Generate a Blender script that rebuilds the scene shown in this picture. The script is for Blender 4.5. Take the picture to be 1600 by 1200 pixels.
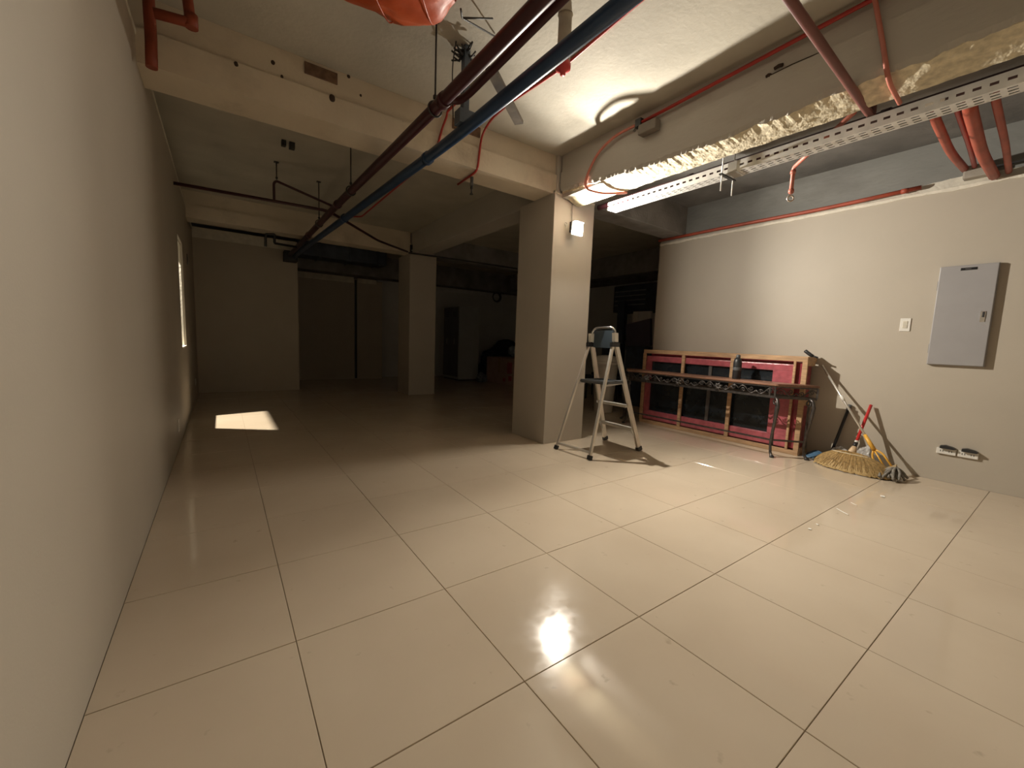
import bpy, bmesh, math, random
from mathutils import Vector, Matrix, noise
random.seed(7)
S = bpy.context.scene
COL = S.collection
for o in list(bpy.data.objects):
    bpy.data.objects.remove(o)

# ------------------------------------------------------------------ camera
FPX = 637.67
CAM = Vector((-0.18947, -0.37158, 1.12734))
YAW, PITCH, ROLL = 0.619158, -0.105502, 0.037578
FW = Vector((math.sin(YAW) * math.cos(PITCH), math.cos(YAW) * math.cos(PITCH), math.sin(PITCH)))
R0 = Vector((math.cos(YAW), -math.sin(YAW), 0)); U0 = R0.cross(FW)
RT = R0 * math.cos(ROLL) + U0 * math.sin(ROLL)
UP = -R0 * math.sin(ROLL) + U0 * math.cos(ROLL)
cd = bpy.data.cameras.new('camera'); cam = bpy.data.objects.new('camera', cd); COL.objects.link(cam)
cd.sensor_width = 36.0; cd.lens = FPX / 1600 * 36.0; cd.clip_start = 0.02
cam.matrix_world = Matrix(((RT.x, UP.x, -FW.x, CAM.x), (RT.y, UP.y, -FW.y, CAM.y), (RT.z, UP.z, -FW.z, CAM.z), (0, 0, 0, 1)))
S.camera = cam

# ------------------------------------------------------------------ world, light from outside, exposure
w = bpy.data.worlds.new('night'); S.world = w; w.use_nodes = True
w.node_tree.nodes['Background'].inputs[0].default_value = (0.10, 0.11, 0.13, 1)
w.node_tree.nodes['Background'].inputs[1].default_value = 0.05
S.view_settings.view_transform = 'Standard'; S.view_settings.look = 'None'
S.view_settings.gamma = 1.0; S.view_settings.use_curve_mapping = False
S.view_settings.exposure = 0.0
BULB_POS = Vector((2.93, 2.93, 2.335))
BULB_STRENGTH = 41000.0
yl = bpy.data.lights.new('yard_lamp_light', 'SPOT'); yl.energy = 1500; yl.color = (1, 0.9, 0.74)
yl.spot_size = math.radians(60); yl.spot_blend = 0.2; yl.shadow_soft_size = 0.03
ylo = bpy.data.objects.new('yard_lamp_light', yl); COL.objects.link(ylo)
ylo.location = (-1.30, 5.98, 3.5)
ylo.rotation_euler = (Vector((-0.55, 5.83, 1.5)) - Vector(ylo.location)).to_track_quat('-Z', 'Y').to_euler()

# ------------------------------------------------------------------ pixel -> point on a known plane
def ray(x, y): return FW + RT * ((x - 800) / FPX) - UP * ((y - 600) / FPX)
def onplane(x, y, ax, v):
    d = ray(x, y); return CAM + d * ((v - CAM[ax]) / d[ax])
def Zp(x, y, z): return onplane(x, y, 2, z)
def Yp(x, y, v): return onplane(x, y, 1, v)
def Xp(x, y, v): return onplane(x, y, 0, v)

# ------------------------------------------------------------------ materials
MATS = {}
def mat(name, col, rough=0.6, metal=0.0, var=0.12, scale=6.0, bump=0.0, bscale=60.0, spec=0.5, emit=None, alpha=None,
        stain=None, stain_scale=1.5, stain_amt=0.5, transmission=0.0, stretch=(1, 1, 1), rvar=0.0, coat=0.0):
    if name in MATS: return MATS[name]
    m = bpy.data.materials.new(name); m.use_nodes = True
    nt = m.node_tree; N = nt.nodes; L = nt.links
    b = N['Principled BSDF']
    b.inputs['Roughness'].default_value = rough; b.inputs['Metallic'].default_value = metal
    b.inputs['Specular IOR Level'].default_value = spec
    b.inputs['Coat Weight'].default_value = coat
    tc = N.new('ShaderNodeTexCoord'); mp = N.new('ShaderNodeMapping'); L.new(tc.outputs['Object'], mp.inputs[0])
    mp.inputs['Scale'].default_value = stretch
    n1 = N.new('ShaderNodeTexNoise'); n1.inputs['Scale'].default_value = scale; n1.inputs['Detail'].default_value = 6
    L.new(mp.outputs[0], n1.inputs['Vector'])
    rp = N.new('ShaderNodeValToRGB')
    rp.color_ramp.elements[0].position = 0.3; rp.color_ramp.elements[1].position = 0.7
    rp.color_ramp.elements[0].color = (*[c * (1 - var) for c in col], 1)
    rp.color_ramp.elements[1].color = (*[min(1, c * (1 + var)) for c in col], 1)
    L.new(n1.outputs['Fac'], rp.inputs[0])
    out = rp.outputs[0]
    if stain:
        n2 = N.new('ShaderNodeTexNoise'); n2.inputs['Scale'].default_value = stain_scale; n2.inputs['Detail'].default_value = 8
        n2.inputs['Roughness'].default_value = 0.65
        L.new(mp.outputs[0], n2.inputs['Vector'])
        r2 = N.new('ShaderNodeValToRGB'); r2.color_ramp.elements[0].position = 0.55; r2.color_ramp.elements[1].position = 0.72
        r2.color_ramp.elements[0].color = (0, 0, 0, 1); r2.color_ramp.elements[1].color = (stain_amt,) * 3 + (1,)
        L.new(n2.outputs['Fac'], r2.inputs[0])
        mx = N.new('ShaderNodeMix'); mx.data_type = 'RGBA'
        L.new(r2.outputs[0], mx.inputs[0]); L.new(out, mx.inputs[6]); mx.inputs[7].default_value = (*stain, 1)
        out = mx.outputs[2]
    L.new(out, b.inputs['Base Color'])
    if rvar:
        mr = N.new('ShaderNodeMapRange'); mr.inputs[3].default_value = max(0, rough - rvar); mr.inputs[4].default_value = rough + rvar
        L.new(n1.outputs['Fac'], mr.inputs[0]); L.new(mr.outputs[0], b.inputs['Roughness'])
    if bump:
        n3 = N.new('ShaderNodeTexNoise'); n3.inputs['Scale'].default_value = bscale; n3.inputs['Detail'].default_value = 5
        L.new(mp.outputs[0], n3.inputs['Vector'])
        bp = N.new('ShaderNodeBump'); bp.inputs['Strength'].default_value = bump; bp.inputs['Distance'].default_value = 0.01
        L.new(n3.outputs['Fac'], bp.inputs['Height']); L.new(bp.outputs[0], b.inputs['Normal'])
    if transmission: b.inputs['Transmission Weight'].default_value = transmission
    if alpha is not None: b.inputs['Alpha'].default_value = alpha
    if emit:
        b.inputs['Emission Color'].default_value = (*emit[0], 1); b.inputs['Emission Strength'].default_value = emit[1]
    MATS[name] = m
    return m

PAINT = mat('greige_wall_paint', (0.47, 0.42, 0.345), 0.55, var=0.03, scale=2.0, bump=0.06, bscale=120)
PAINT_PALE = mat('pale_wall_paint', (0.72, 0.72, 0.70), 0.6, var=0.04, scale=2.0)
PLASTER = mat('white_plaster', (0.72, 0.68, 0.58), 0.8, var=0.12, scale=9, bump=0.5, bscale=45)
BEAMP = mat('beam_plaster', (0.66, 0.58, 0.455), 0.75, var=0.06, scale=3, bump=0.25, bscale=35, stain=(0.22, 0.17, 0.12), stain_scale=2.2, stain_amt=0.28)
BEAMG = mat('grey_beam_plaster', (0.50, 0.47, 0.42), 0.75, var=0.06, scale=3, bump=0.3, bscale=35, stain=(0.25, 0.2, 0.15), stain_scale=3, stain_amt=0.3, stretch=(1, 0.35, 1))
SLAB = mat('skimmed_slab', (0.47, 0.44, 0.365), 0.8, var=0.10, scale=2.5, bump=0.22, bscale=30, stain=(0.2, 0.16, 0.11), stain_scale=1.1, stain_amt=0.22)
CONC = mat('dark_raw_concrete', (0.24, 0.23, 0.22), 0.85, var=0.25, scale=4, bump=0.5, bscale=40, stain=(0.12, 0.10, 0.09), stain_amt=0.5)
ROUGHC = mat('chipped_yellow_concrete', (0.66, 0.59, 0.43), 0.9, var=0.22, scale=25, bump=0.35, bscale=60)
GROUT = mat('grout', (0.30, 0.25, 0.19), 0.9)
MAROON = mat('maroon_pipe_paint', (0.050, 0.012, 0.016), 0.42, var=0.15)
REDP = mat('red_conduit_paint', (0.40, 0.030, 0.022), 0.4, var=0.15)
ORANGEP = mat('orange_red_pipe_paint', (0.36, 0.07, 0.038), 0.5, var=0.2)
PINKP = mat('salmon_conduit_paint', (0.55, 0.19, 0.14), 0.45, var=0.2)
BLUEP = mat('blue_pvc', (0.022, 0.052, 0.115), 0.38, var=0.15)
STEEL = mat('galvanised_steel', (0.52, 0.51, 0.49), 0.38, metal=0.9, var=0.12)
GALV = mat('white_galvanised_tray', (0.72, 0.71, 0.68), 0.45, metal=0.15, var=0.12, scale=14)
DARKM = mat('dark_steel', (0.06, 0.06, 0.06), 0.5, metal=0.6, var=0.2)
ALU = mat('brushed_aluminium', (0.74, 0.70, 0.63), 0.36, metal=0.7, var=0.08)
BLACKPL = mat('black_plastic', (0.02, 0.021, 0.023), 0.45)
GREYPL = mat('dark_grey_plastic', (0.09, 0.095, 0.10), 0.5, var=0.3)
WHITEPL = mat('white_plastic', (0.78, 0.76, 0.70), 0.4, var=0.03)
PANELM = mat('grey_enamel', (0.33, 0.32, 0.32), 0.45, var=0.03)
CHROME = mat('chrome', (0.8, 0.8, 0.8), 0.15, metal=1.0, var=0.02)
PINE = mat('raw_pine', (0.46, 0.29, 0.16), 0.7, var=0.25, scale=9, stretch=(6, 0.7, 6), bump=0.2)
TABLEW = mat('stained_table_wood', (0.24, 0.125, 0.08), 0.4, var=0.25, scale=8, stretch=(8, 0.8, 8))
OLDWOOD = mat('old_form_wood', (0.17, 0.10, 0.06), 0.8, var=0.35, scale=20)
GREYWOOD = mat('weathered_batten', (0.17, 0.14, 0.105), 0.8, var=0.25, scale=12)
PINKF = mat('pink_foam_wrap', (0.40, 0.095, 0.115), 0.28, var=0.22, scale=14, bump=0.6, bscale=22, coat=0.4)
DARKPINK = mat('deep_pink_foam', (0.27, 0.035, 0.05), 0.3, var=0.3, scale=14, bump=0.6, bscale=22, coat=0.3)
DGLASS = mat('dark_glass', (0.012, 0.017, 0.022), 0.22, var=0.3, spec=0.6)
IRON = mat('wrought_iron', (0.10, 0.09, 0.085), 0.38, metal=0.75, var=0.3, scale=30)
STRAW = mat('golden_straw', (0.45, 0.31, 0.13), 0.65, var=0.2, scale=90, stretch=(1, 1, 1), bump=0.5, bscale=120)
STRAWN = mat('pale_straw_neck', (0.62, 0.45, 0.27), 0.6, var=0.2, scale=30)
MOPG = mat('grey_mop_yarn', (0.23, 0.21, 0.18), 0.9, var=0.45, scale=40, bump=0.6)
YELLOWP = mat('yellow_plastic', (0.78, 0.42, 0.06), 0.4, var=0.06)
REDH = mat('red_handle', (0.55, 0.03, 0.03), 0.3, var=0.05)
BLUEPL = mat('blue_plastic', (0.08, 0.17, 0.28), 0.5, var=0.15)
BAGM = mat('crumpled_clear_bag', (0.62, 0.60, 0.57), 0.3, var=0.2, bump=0.8, bscale=30, alpha=0.6)
CARTON = mat('carton', (0.47, 0.33, 0.28), 0.7, var=0.06)
CARTONR = mat('carton_red_print', (0.42, 0.10, 0.12), 0.7, var=0.2, scale=20)
LOCKER = mat('locker_enamel', (0.40, 0.42, 0.42), 0.45, var=0.04)
LOCKERD = mat('locker_door_enamel', (0.17, 0.17, 0.19), 0.45, var=0.05)
DARKFAB = mat('dark_fabric', (0.035, 0.045, 0.065), 0.9, var=0.3, scale=12)
DUCTM = mat('dark_duct', (0.07, 0.085, 0.12), 0.6, var=0.25)
RUSTP = mat('rusty_orange_paint', (0.24, 0.040, 0.012), 0.55, var=0.25)
SACKO = mat('orange_plastic_sheet', (0.50, 0.080, 0.020), 0.42, var=0.25, scale=4, bump=0.3, bscale=10)
BINM = mat('pale_bin_plastic', (0.60, 0.55, 0.48), 0.5, var=0.08)
SCRAP = mat('paper_scrap', (0.85, 0.82, 0.75), 0.7)
FROST = mat('frosted_cover', (0.85, 0.85, 0.82), 0.5, var=0.02, alpha=0.36)
BULBM = mat('lit_bulb', (1, 1, 1), 0.4, var=0.0, emit=((1, 0.92, 0.80), BULB_STRENGTH))
INK = mat('black_label', (0.012, 0.012, 0.012), 0.35)
WHITEINK = mat('white_print', (0.7, 0.7, 0.7), 0.5)

def tile_material(name, pattern):
    m = bpy.data.materials.new(name); m.use_nodes = True
    nt = m.node_tree; N = nt.nodes; L = nt.links; b = N['Principled BSDF']
    geo = N.new('ShaderNodeNewGeometry')
    n1 = N.new('ShaderNodeTexNoise'); n1.inputs['Scale'].default_value = 1.6; n1.inputs['Detail'].default_value = 5
    L.new(geo.outputs['Position'], n1.inputs['Vector'])
    rp = N.new('ShaderNodeValToRGB'); rp.color_ramp.elements[0].position = 0.3; rp.color_ramp.elements[1].position = 0.72
    rp.color_ramp.elements[0].color = (0.585, 0.485, 0.368, 1); rp.color_ramp.elements[1].color = (0.645, 0.545, 0.42, 1)
    L.new(n1.outputs['Fac'], rp.inputs[0])
    # small dirt specks
    v = N.new('ShaderNodeTexNoise'); v.inputs['Scale'].default_value = 14; v.inputs['Detail'].default_value = 3
    L.new(geo.outputs['Position'], v.inputs['Vector'])
    r2 = N.new('ShaderNodeValToRGB'); r2.color_ramp.elements[0].position = 0.69; r2.color_ramp.elements[1].position = 0.76
    r2.color_ramp.elements[0].color = (0, 0, 0, 1); r2.color_ramp.elements[1].color = (0.35, 0.35, 0.35, 1)
    L.new(v.outputs['Fac'], r2.inputs[0])
    mx = N.new('ShaderNodeMix'); mx.data_type = 'RGBA'
    L.new(r2.outputs[0], mx.inputs[0]); L.new(rp.outputs[0], mx.inputs[6]); mx.inputs[7].default_value = (0.30, 0.23, 0.16, 1)
    out = mx.outputs[2]
    if pattern:
        sp = N.new('ShaderNodeSeparateXYZ'); L.new(geo.outputs['Position'], sp.inputs[0])
        masks = []
        for ax in (0, 1):
            d = N.new('ShaderNodeMath'); d.operation = 'DIVIDE'; d.inputs[1].default_value = 0.6; L.new(sp.outputs[ax], d.inputs[0])
            f = N.new('ShaderNodeMath'); f.operation = 'FRACT'; L.new(d.outputs[0], f.inputs[0])
            c = N.new('ShaderNodeMath'); c.operation = 'LESS_THAN'; c.inputs[1].default_value = 0.006; L.new(f.outputs[0], c.inputs[0])
            masks.append(c)
        mm = N.new('ShaderNodeMath'); mm.operation = 'MAXIMUM'; L.new(masks[0].outputs[0], mm.inputs[0]); L.new(masks[1].outputs[0], mm.inputs[1])
        m2 = N.new('ShaderNodeMix'); m2.data_type = 'RGBA'
        L.new(mm.outputs[0], m2.inputs[0]); L.new(out, m2.inputs[6]); m2.inputs[7].default_value = (0.30, 0.25, 0.19, 1)
        out = m2.outputs[2]
    L.new(out, b.inputs['Base Color'])
    # polish with wiped streaks
    s = N.new('ShaderNodeTexNoise'); s.inputs['Scale'].default_value = 7; s.inputs['Detail'].default_value = 8; s.inputs['Roughness'].default_value = 0.7
    L.new(geo.outputs['Position'], s.inputs['Vector'])
    mr = N.new('ShaderNodeMapRange'); mr.inputs[1].default_value = 0.3; mr.inputs[2].default_value = 0.7
    mr.inputs[3].default_value = 0.06; mr.inputs[4].default_value = 0.13
    L.new(s.outputs['Fac'], mr.inputs[0]); L.new(mr.outputs[0], b.inputs['Roughness'])
    b.inputs['Specular IOR Level'].default_value = 0.5
    MATS[name] = m
    return m
TILE = tile_material('polished_cream_porcelain', False)
TILEFAR = tile_material('polished_cream_porcelain_far', True)

# ------------------------------------------------------------------ mesh helpers
def box(bm, x0, x1, y0, y1, z0, z1, bev=0.0):
    if x0 > x1: x0, x1 = x1, x0
    if y0 > y1: y0, y1 = y1, y0
    if z0 > z1: z0, z1 = z1, z0
    v = [bm.verts.new(c) for c in ((x0, y0, z0), (x1, y0, z0), (x1, y1, z0), (x0, y1, z0), (x0, y0, z1), (x1, y0, z1), (x1, y1, z1), (x0, y1, z1))]
    fs = [bm.faces.new([v[i] for i in q]) for q in ((3, 2, 1, 0), (4, 5, 6, 7), (0, 1, 5, 4), (1, 2, 6, 5), (2, 3, 7, 6), (3, 0, 4, 7))]
    if bev:
        es = list({e for f in fs for e in f.edges})
        bmesh.ops.bevel(bm, geom=es, offset=bev, segments=2, affect='EDGES', profile=0.6)
    return bm
def nb(*a, **k): return box(bmesh.new(), *a, **k)
def obox(bm, c, ax, ay, az):
    """box from centre and three half-axis vectors"""
    c, ax, ay, az = map(Vector, (c, ax, ay, az))
    v = [bm.verts.new(c + ax * i + ay * j + az * k) for k in (-1, 1) for j in (-1, 1) for i in (-1, 1)]
    for q in ((0, 2, 3, 1), (4, 5, 7, 6), (0, 1, 5, 4), (1, 3, 7, 5), (3, 2, 6, 7), (2, 0, 4, 6)):
        bm.faces.new([v[i] for i in q])
    bmesh.ops.recalc_face_normals(bm, faces=bm.faces[:])
    return bm
def bar(bm, a, b, w, t, up=(0, 0, 1)):
    """rectangular bar from a to b, w across, t along up"""
    a, b = Vector(a), Vector(b); d = (b - a); L = d.length; d.normalize()
    up = Vector(up); s = d.cross(up)
    if s.length < 1e-4: s = d.cross(Vector((1, 0, 0)))
    s.normalize(); u = s.cross(d).normalized()
    return obox(bm, (a + b) / 2, d * (L / 2), s * (w / 2), u * (t / 2))
def rounded(pts, rad, n=4):
    pts = [Vector(p) for p in pts]; out = [pts[0]]
    for i in range(1, len(pts) - 1):
        a, b, c = pts[i - 1], pts[i], pts[i + 1]
        r = min(rad, (a - b).length * 0.45, (c - b).length * 0.45)
        p, q = b + (a - b).normalized() * r, b + (c - b).normalized() * r
        for k in range(n + 1):
            t = k / n; out.append(p * (1 - t) ** 2 + b * 2 * t * (1 - t) + q * t ** 2)
    out.append(pts[-1]); return out
def tube(bm, pts, r, n=10, rads=None, cap=True, squash=1.0):
    pts = [Vector(p) for p in pts]; rings = []; prev = None
    for i, p in enumerate(pts):
        if i == 0: t = pts[1] - p
        elif i == len(pts) - 1: t = p - pts[i - 1]
        else: t = (pts[i + 1] - p).normalized() + (p - pts[i - 1]).normalized()
        t.normalize()
        if prev is None:
            ref = Vector((0, 0, 1)) if abs(t.z) < 0.9 else Vector((1, 0, 0))
            u = t.cross(ref).normalized()
        else:
            u = (prev - t * prev.dot(t)).normalized()
        prev = u; v = t.cross(u)
        rr = rads[i] if rads else r
        rings.append([bm.verts.new(p + (u * math.cos(2 * math.pi * k / n) + v * math.sin(2 * math.pi * k / n) * squash) * rr) for k in range(n)])
    for a, b in zip(rings, rings[1:]):
        for k in range(n): 
            f = bm.faces.new((a[k], a[(k + 1) % n], b[(k + 1) % n], b[k])); f.smooth = True
    if cap:
        bm.faces.new(rings[0][::-1]); bm.faces.new(rings[-1])
    return bm
def ntube(*a, **k): return tube(bmesh.new(), *a, **k)
def lathe(bm, prof, c=(0, 0, 0), n=20, axis='Z'):
    c = Vector(c); rings = []
    for r, h in prof:
        ring = []
        for k in range(n):
            a = 2 * math.pi * k / n; x, y = r * math.cos(a), r * math.sin(a)
            p = {'Z': (x, y, h), 'Y': (x, h, y), 'X': (h, x, y)}[axis]
            ring.append(bm.verts.new(c + Vector(p)))
        rings.append(ring)
    for a, b in zip(rings, rings[1:]):
        for k in range(n):
            f = bm.faces.new((a[k], a[(k + 1) % n], b[(k + 1) % n], b[k])); f.smooth = True
    bm.faces.new(rings[0][::-1]); bm.faces.new(rings[-1])
    bmesh.ops.recalc_face_normals(bm, faces=bm.faces[:])
    return bm
def nlathe(*a, **k): return lathe(bmesh.new(), *a, **k)
def link(name, bm, m, shift):
    me = bpy.data.meshes.new(name)
    for v in bm.verts: v.co -= shift
    bm.to_mesh(me); bm.free()
    for mm in (m if isinstance(m, (list, tuple)) else [m]): me.materials.append(mm)
    o = bpy.data.objects.new(name, me); COL.objects.link(o); return o
def base_of(bm):
    lo = Vector((1e9,) * 3); hi = Vector((-1e9,) * 3)
    for v in bm.verts:
        for i in range(3): lo[i] = min(lo[i], v.co[i]); hi[i] = max(hi[i], v.co[i])
    return Vector(((lo.x + hi.x) / 2, (lo.y + hi.y) / 2, lo.z))
def thing(name, label, cat, loc, group=None):
    o = bpy.data.objects.new(name, None); COL.objects.link(o); o.location = loc; o.empty_display_size = 0.1
    o['label'] = label; o['category'] = cat
    if group: o['group'] = group
    return o
def solo(name, bm, m, label, cat, group=None):
    c = base_of(bm); o = link(name, bm, m, c); o.location = c
    o['label'] = label; o['category'] = cat
    if group: o['group'] = group
    return o
def struct(name, bm, m, label=None, cat=None):
    c = base_of(bm); o = link(name, bm, m, c); o.location = c; o['kind'] = 'structure'
    if label: o['label'] = label
    if cat: o['category'] = cat
    return o
def rootof(p):
    while p.parent: p = p.parent
    return p
def part(name, bm, m, parent, label=None, kind=None):
    """a piece of a thing; vertices are given in world coordinates"""
    if parent.type == 'EMPTY' or parent.parent is None: shift = Vector(parent.location)
    else: shift = Vector(rootof(parent).location)
    o = link(name, bm, m, shift); o.parent = parent
    if label: o['label'] = label
    if kind: o['kind'] = kind
    return o

# ================================================================== SHELL
SL = 3.07          # slab underside
XL, XR = -0.55, 5.13
# floor bed and far floor
bm = bmesh.new()
box(bm, -0.75, 5.4, -1.2, 9.0, -0.15, -0.004)
box(bm, -0.75, 9.7, 9.0, 12.2, -0.15, 0.0)
box(bm, 5.4, 9.7, -3.2, 9.0, -0.15, 0.0)
box(bm, -0.75, 5.4, -3.2, -1.2, -0.15, 0.0)
floor = struct('floor', bm, [GROUT, TILEFAR], 'glossy cream porcelain tile floor with thin dark grout joints', 'floor')
for p in floor.data.polygons:
    c = p.center
    if p.normal.z > 0.9 and c.z + floor.location.z > -0.002: p.material_index = 1
def tile_mesh(w, d):
    b = nb(0.0012, w - 0.0012, 0.0012, d - 0.0012, -0.009, 0.0)
    top = [e for e in b.edges if all(v.co.z > -0.001 for v in e.verts)]
    bmesh.ops.bevel(b, geom=top, offset=0.0012, segments=1, affect='EDGES')
    me = bpy.data.meshes.new('floor_tile'); b.to_mesh(me); b.free(); me.materials.append(TILE); return me
TM = {}
for i in range(-1, 9):
    for j in range(-2, 15):
        x0, x1 = i * 0.6, i * 0.6 + 0.6
        if i == -1: x0 = XL
        if i == 8 and j < 6: x1 = XR
        key = round(x1 - x0, 3)
        if key not in TM: TM[key] = tile_mesh(key, 0.6)
        o = bpy.data.objects.new('floor_tile', TM[key]); COL.objects.link(o)
        o.parent = floor
        o.location = Vector((x0, j * 0.6, 0.0)) - floor.location
        o.rotation_euler = (random.uniform(-1, 1) * 0.0006, random.uniform(-1, 1) * 0.0006, 0)

# ceiling slab
bm = nb(-0.75, 9.7, -3.2, 12.2, SL, SL + 0.2)
struct('ceiling', bm, SLAB, 'rough skim-coated concrete slab ceiling', 'ceiling')

bm = nb(3.02, XR + 0.03, -3.2, 3.08, SL - 0.012, SL + 0.01)  # thin separate panel, darker grey than the main slab
struct('ceiling_bay', bm, mat('dark_bare_slab', (0.17, 0.165, 0.155), 0.9, var=0.25, scale=2.5, bump=0.3, bscale=30, stain=(0.07, 0.065, 0.06), stain_scale=1.4, stain_amt=0.6), 'bare dark slab between the long beam and the right wall', 'ceiling')
# left wall with a window opening
WY0, WY1, WZ0, WZ1 = 5.50, 6.16, 0.90, 2.15
LT = 2.84
bm = bmesh.new()
box(bm, XL - 0.13, XL, -3.2, WY0, 0, LT); box(bm, XL - 0.13, XL, WY1, 8.66, 0, LT)
box(bm, XL - 0.13, XL, WY0, WY1, 0, WZ0); box(bm, XL - 0.13, XL, WY0, WY1, WZ1, LT)
wl = struct('wall_left', bm, PAINT, 'long greige painted wall running beside the camera', 'wall')
bm = bmesh.new()
n = 90; prev = None
for k in range(n + 1):   # wavy unpainted edge along the wall top
    y = -3.1 + (8.66 + 3.1) * k / n; z = LT + 0.012 * noise.noise(Vector((y * 2.3, 0, 1)))
    cur = [bm.verts.new(c) for c in ((XL - 0.13, y, LT), (XL + 0.004, y, LT - 0.012), (XL + 0.006, y, z + 0.012), (XL - 0.13, y, z + 0.014))]
    if prev:
        for a in range(4): bm.faces.new((prev[a], prev[(a + 1) % 4], cur[(a + 1) % 4], cur[a]))
    prev = cur
bmesh.ops.recalc_face_normals(bm, faces=bm.faces[:])
part('plaster_edge', bm, PLASTER, wl)
bm = bmesh.new()
t = 0.02
box(bm, XL - 0.13, XL - 0.02, WY1 - t, WY1 + 0.001, WZ0, WZ1); box(bm, XL - 0.13, XL - 0.02, WY0 - 0.001, WY0 + t, WZ0, WZ1)
box(bm, XL - 0.13, XL - 0.02, WY0, WY1, WZ1 - t, WZ1 + 0.001); box(bm, XL - 0.13, XL + 0.004, WY0 - 0.01, WY1 + 0.01, WZ0 - 0.001, WZ0 + t)
struct('window_1', bm, PLASTER, 'narrow window opening with pale reveals in the left wall', 'window')
bm = nb(-0.75, -0.66, -3.2, 8.66, LT + 0.02, SL)
struct('trim_1', bm, CONC, 'raw concrete infill above the left wall', 'trim')

# right wall
RW_END = 3.46; RT_Z = 2.605
bm = nb(XR, XR + 0.14, -3.2, RW_END, 0, RT_Z)
wr = struct('wall_right', bm, PAINT, 'lit greige painted wall carrying the breaker panel', 'wall')
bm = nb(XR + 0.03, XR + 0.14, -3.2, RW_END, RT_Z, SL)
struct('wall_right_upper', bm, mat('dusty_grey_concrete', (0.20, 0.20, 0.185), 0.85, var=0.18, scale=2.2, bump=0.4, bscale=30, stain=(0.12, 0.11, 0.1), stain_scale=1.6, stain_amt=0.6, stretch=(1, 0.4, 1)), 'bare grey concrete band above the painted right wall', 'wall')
# ragged plaster edge on top of the right wall
bm = bmesh.new(); prev = None
for k in range(161):
    y = -0.9 + (RW_END + 0.9) * k / 160
    nz = noise.noise(Vector((y * 4.1, 3, 1))) + 0.5 * noise.noise(Vector((y * 13, 9, 1)))
    zt = 2.685 + 0.022 * nz + (0.05 * max(0, 1 - abs(y - 0.45) / 0.55))
    zb = 2.595 + 0.014 * noise.noise(Vector((y * 3.3, 7, 2))) + 0.006 * noise.noise(Vector((y * 15, 7, 2)))
    cur = [bm.verts.new(c) for c in ((XR - 0.008, y, zb), (XR + 0.04, y, zb), (XR + 0.04, y, zt), (XR - 0.006, y, 2.625), (XR - 0.010, y, 2.62))]
    if prev:
        for a in range(5): bm.faces.new((prev[a], prev[(a + 1) % 5], cur[(a + 1) % 5], cur[a]))
    prev = cur
bmesh.ops.recalc_face_normals(bm, faces=bm.faces[:])
part('plaster_edge', bm, PLASTER, wr)

# walls closing the space
struct('wall_back', nb(-0.75, XR + 0.2, -3.3, -3.2, 0, SL), PAINT, 'plain greige wall behind the camera', 'wall')
bm = bmesh.new(); box(bm, XL - 0.13, 1.05, 8.66, 10.5, 0, 2.68)
wf = struct('wall_far', bm, PAINT, 'dim greige wall block closing the far left corner', 'wall')
part('plaster_band', nb(XL, 1.05, 8.672, 8.80, 2.68, 2.86), PLASTER, wf, 'pale unpainted plaster band along the wall top')
bm = nb(1.05, 3.28, 10.5, 10.62, 0, 2.52)
wrc = struct('wall_recess', bm, PAINT, 'unlit greige wall at the back of the far recess', 'wall')
part('plaster_band', nb(1.05, 2.56, 10.49, 10.55, 2.42, 2.56), PLASTER, wrc)
part('plaster_band', nb(2.66, 3.12, 10.49, 10.55, 2.44, 2.55), PLASTER, wrc)
part('dark_joint', nb(2.58, 2.63, 10.47, 10.5, 0.02, 2.50), BLACKPL, wrc, 'black vertical joint strip')
bm = nb(3.28, 8.2, 10.9, 11.02, 0, 2.62)
wg = struct('wall_far_right', bm, PAINT_PALE, 'pale dim wall behind the locker cabinet', 'wall')
part('plaster_band', nb(3.9, 7.9, 10.86, 10.9, 2.52, 2.68), mat('bright_band', (0.75, 0.75, 0.74), 0.7), wg, 'white plaster band along the wall top')
struct('wall_outer', nb(-0.75, 9.7, 12.1, 12.2, 0, SL), CONC, 'dark concrete wall at the far end', 'wall')
struct('wall_store', nb(8.2, 8.32, 3.3, 11.02, 0, 2.66), PAINT_PALE, 'pale dim wall of the side store room', 'wall')
struct('wall_store_upper', nb(8.3, 8.42, 3.3, 12.1, 2.66, SL), CONC, 'dark concrete above the store room wall', 'wall')
struct('wall_return', nb(XR + 0.14, 8.32, 3.3, 3.42, 0, SL), PAINT, 'wall turning away behind the right wall end', 'wall')

# columns
def column(name, x0, x1, y0, y1, z1, label):
    bm = nb(x0, x1, y0, y1, 0, z1, bev=0.006)
    o = struct(name, bm, mat('column_paint', (0.50, 0.46, 0.40), 0.55, var=0.03, scale=2.0, bump=0.05, bscale=120), label, 'column')
    bm = nb(x0 + 0.04, x1 - 0.03, y0 + 0.025, y1 - 0.03, z1 - 0.01, SL)
    part('raw_column_head', bm, BEAMG, o, 'unpainted grey concrete column head')
    b2 = bmesh.new(); prev = None     # ragged paint lip round the top
    for k in range(41):
        s = k / 40; x = x0 + (x1 - x0) * s
        zt = z1 + 0.012 + 0.014 * noise.noise(Vector((x * 14, y0, 2)))
        cur = [b2.verts.new(c) for c in ((x, y0 - 0.003, z1 - 0.008), (x, y0 + 0.03, z1 - 0.008), (x, y0 + 0.03, zt), (x, y0 - 0.003, zt))]
        if prev:
            for a in range(4): b2.faces.new((prev[a], prev[(a + 1) % 4], cur[(a + 1) % 4], cur[a]))
        prev = cur
    bmesh.ops.recalc_face_normals(b2, faces=b2.faces[:])
    part('plaster_lip', b2, PLASTER, o)
    return o
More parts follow.
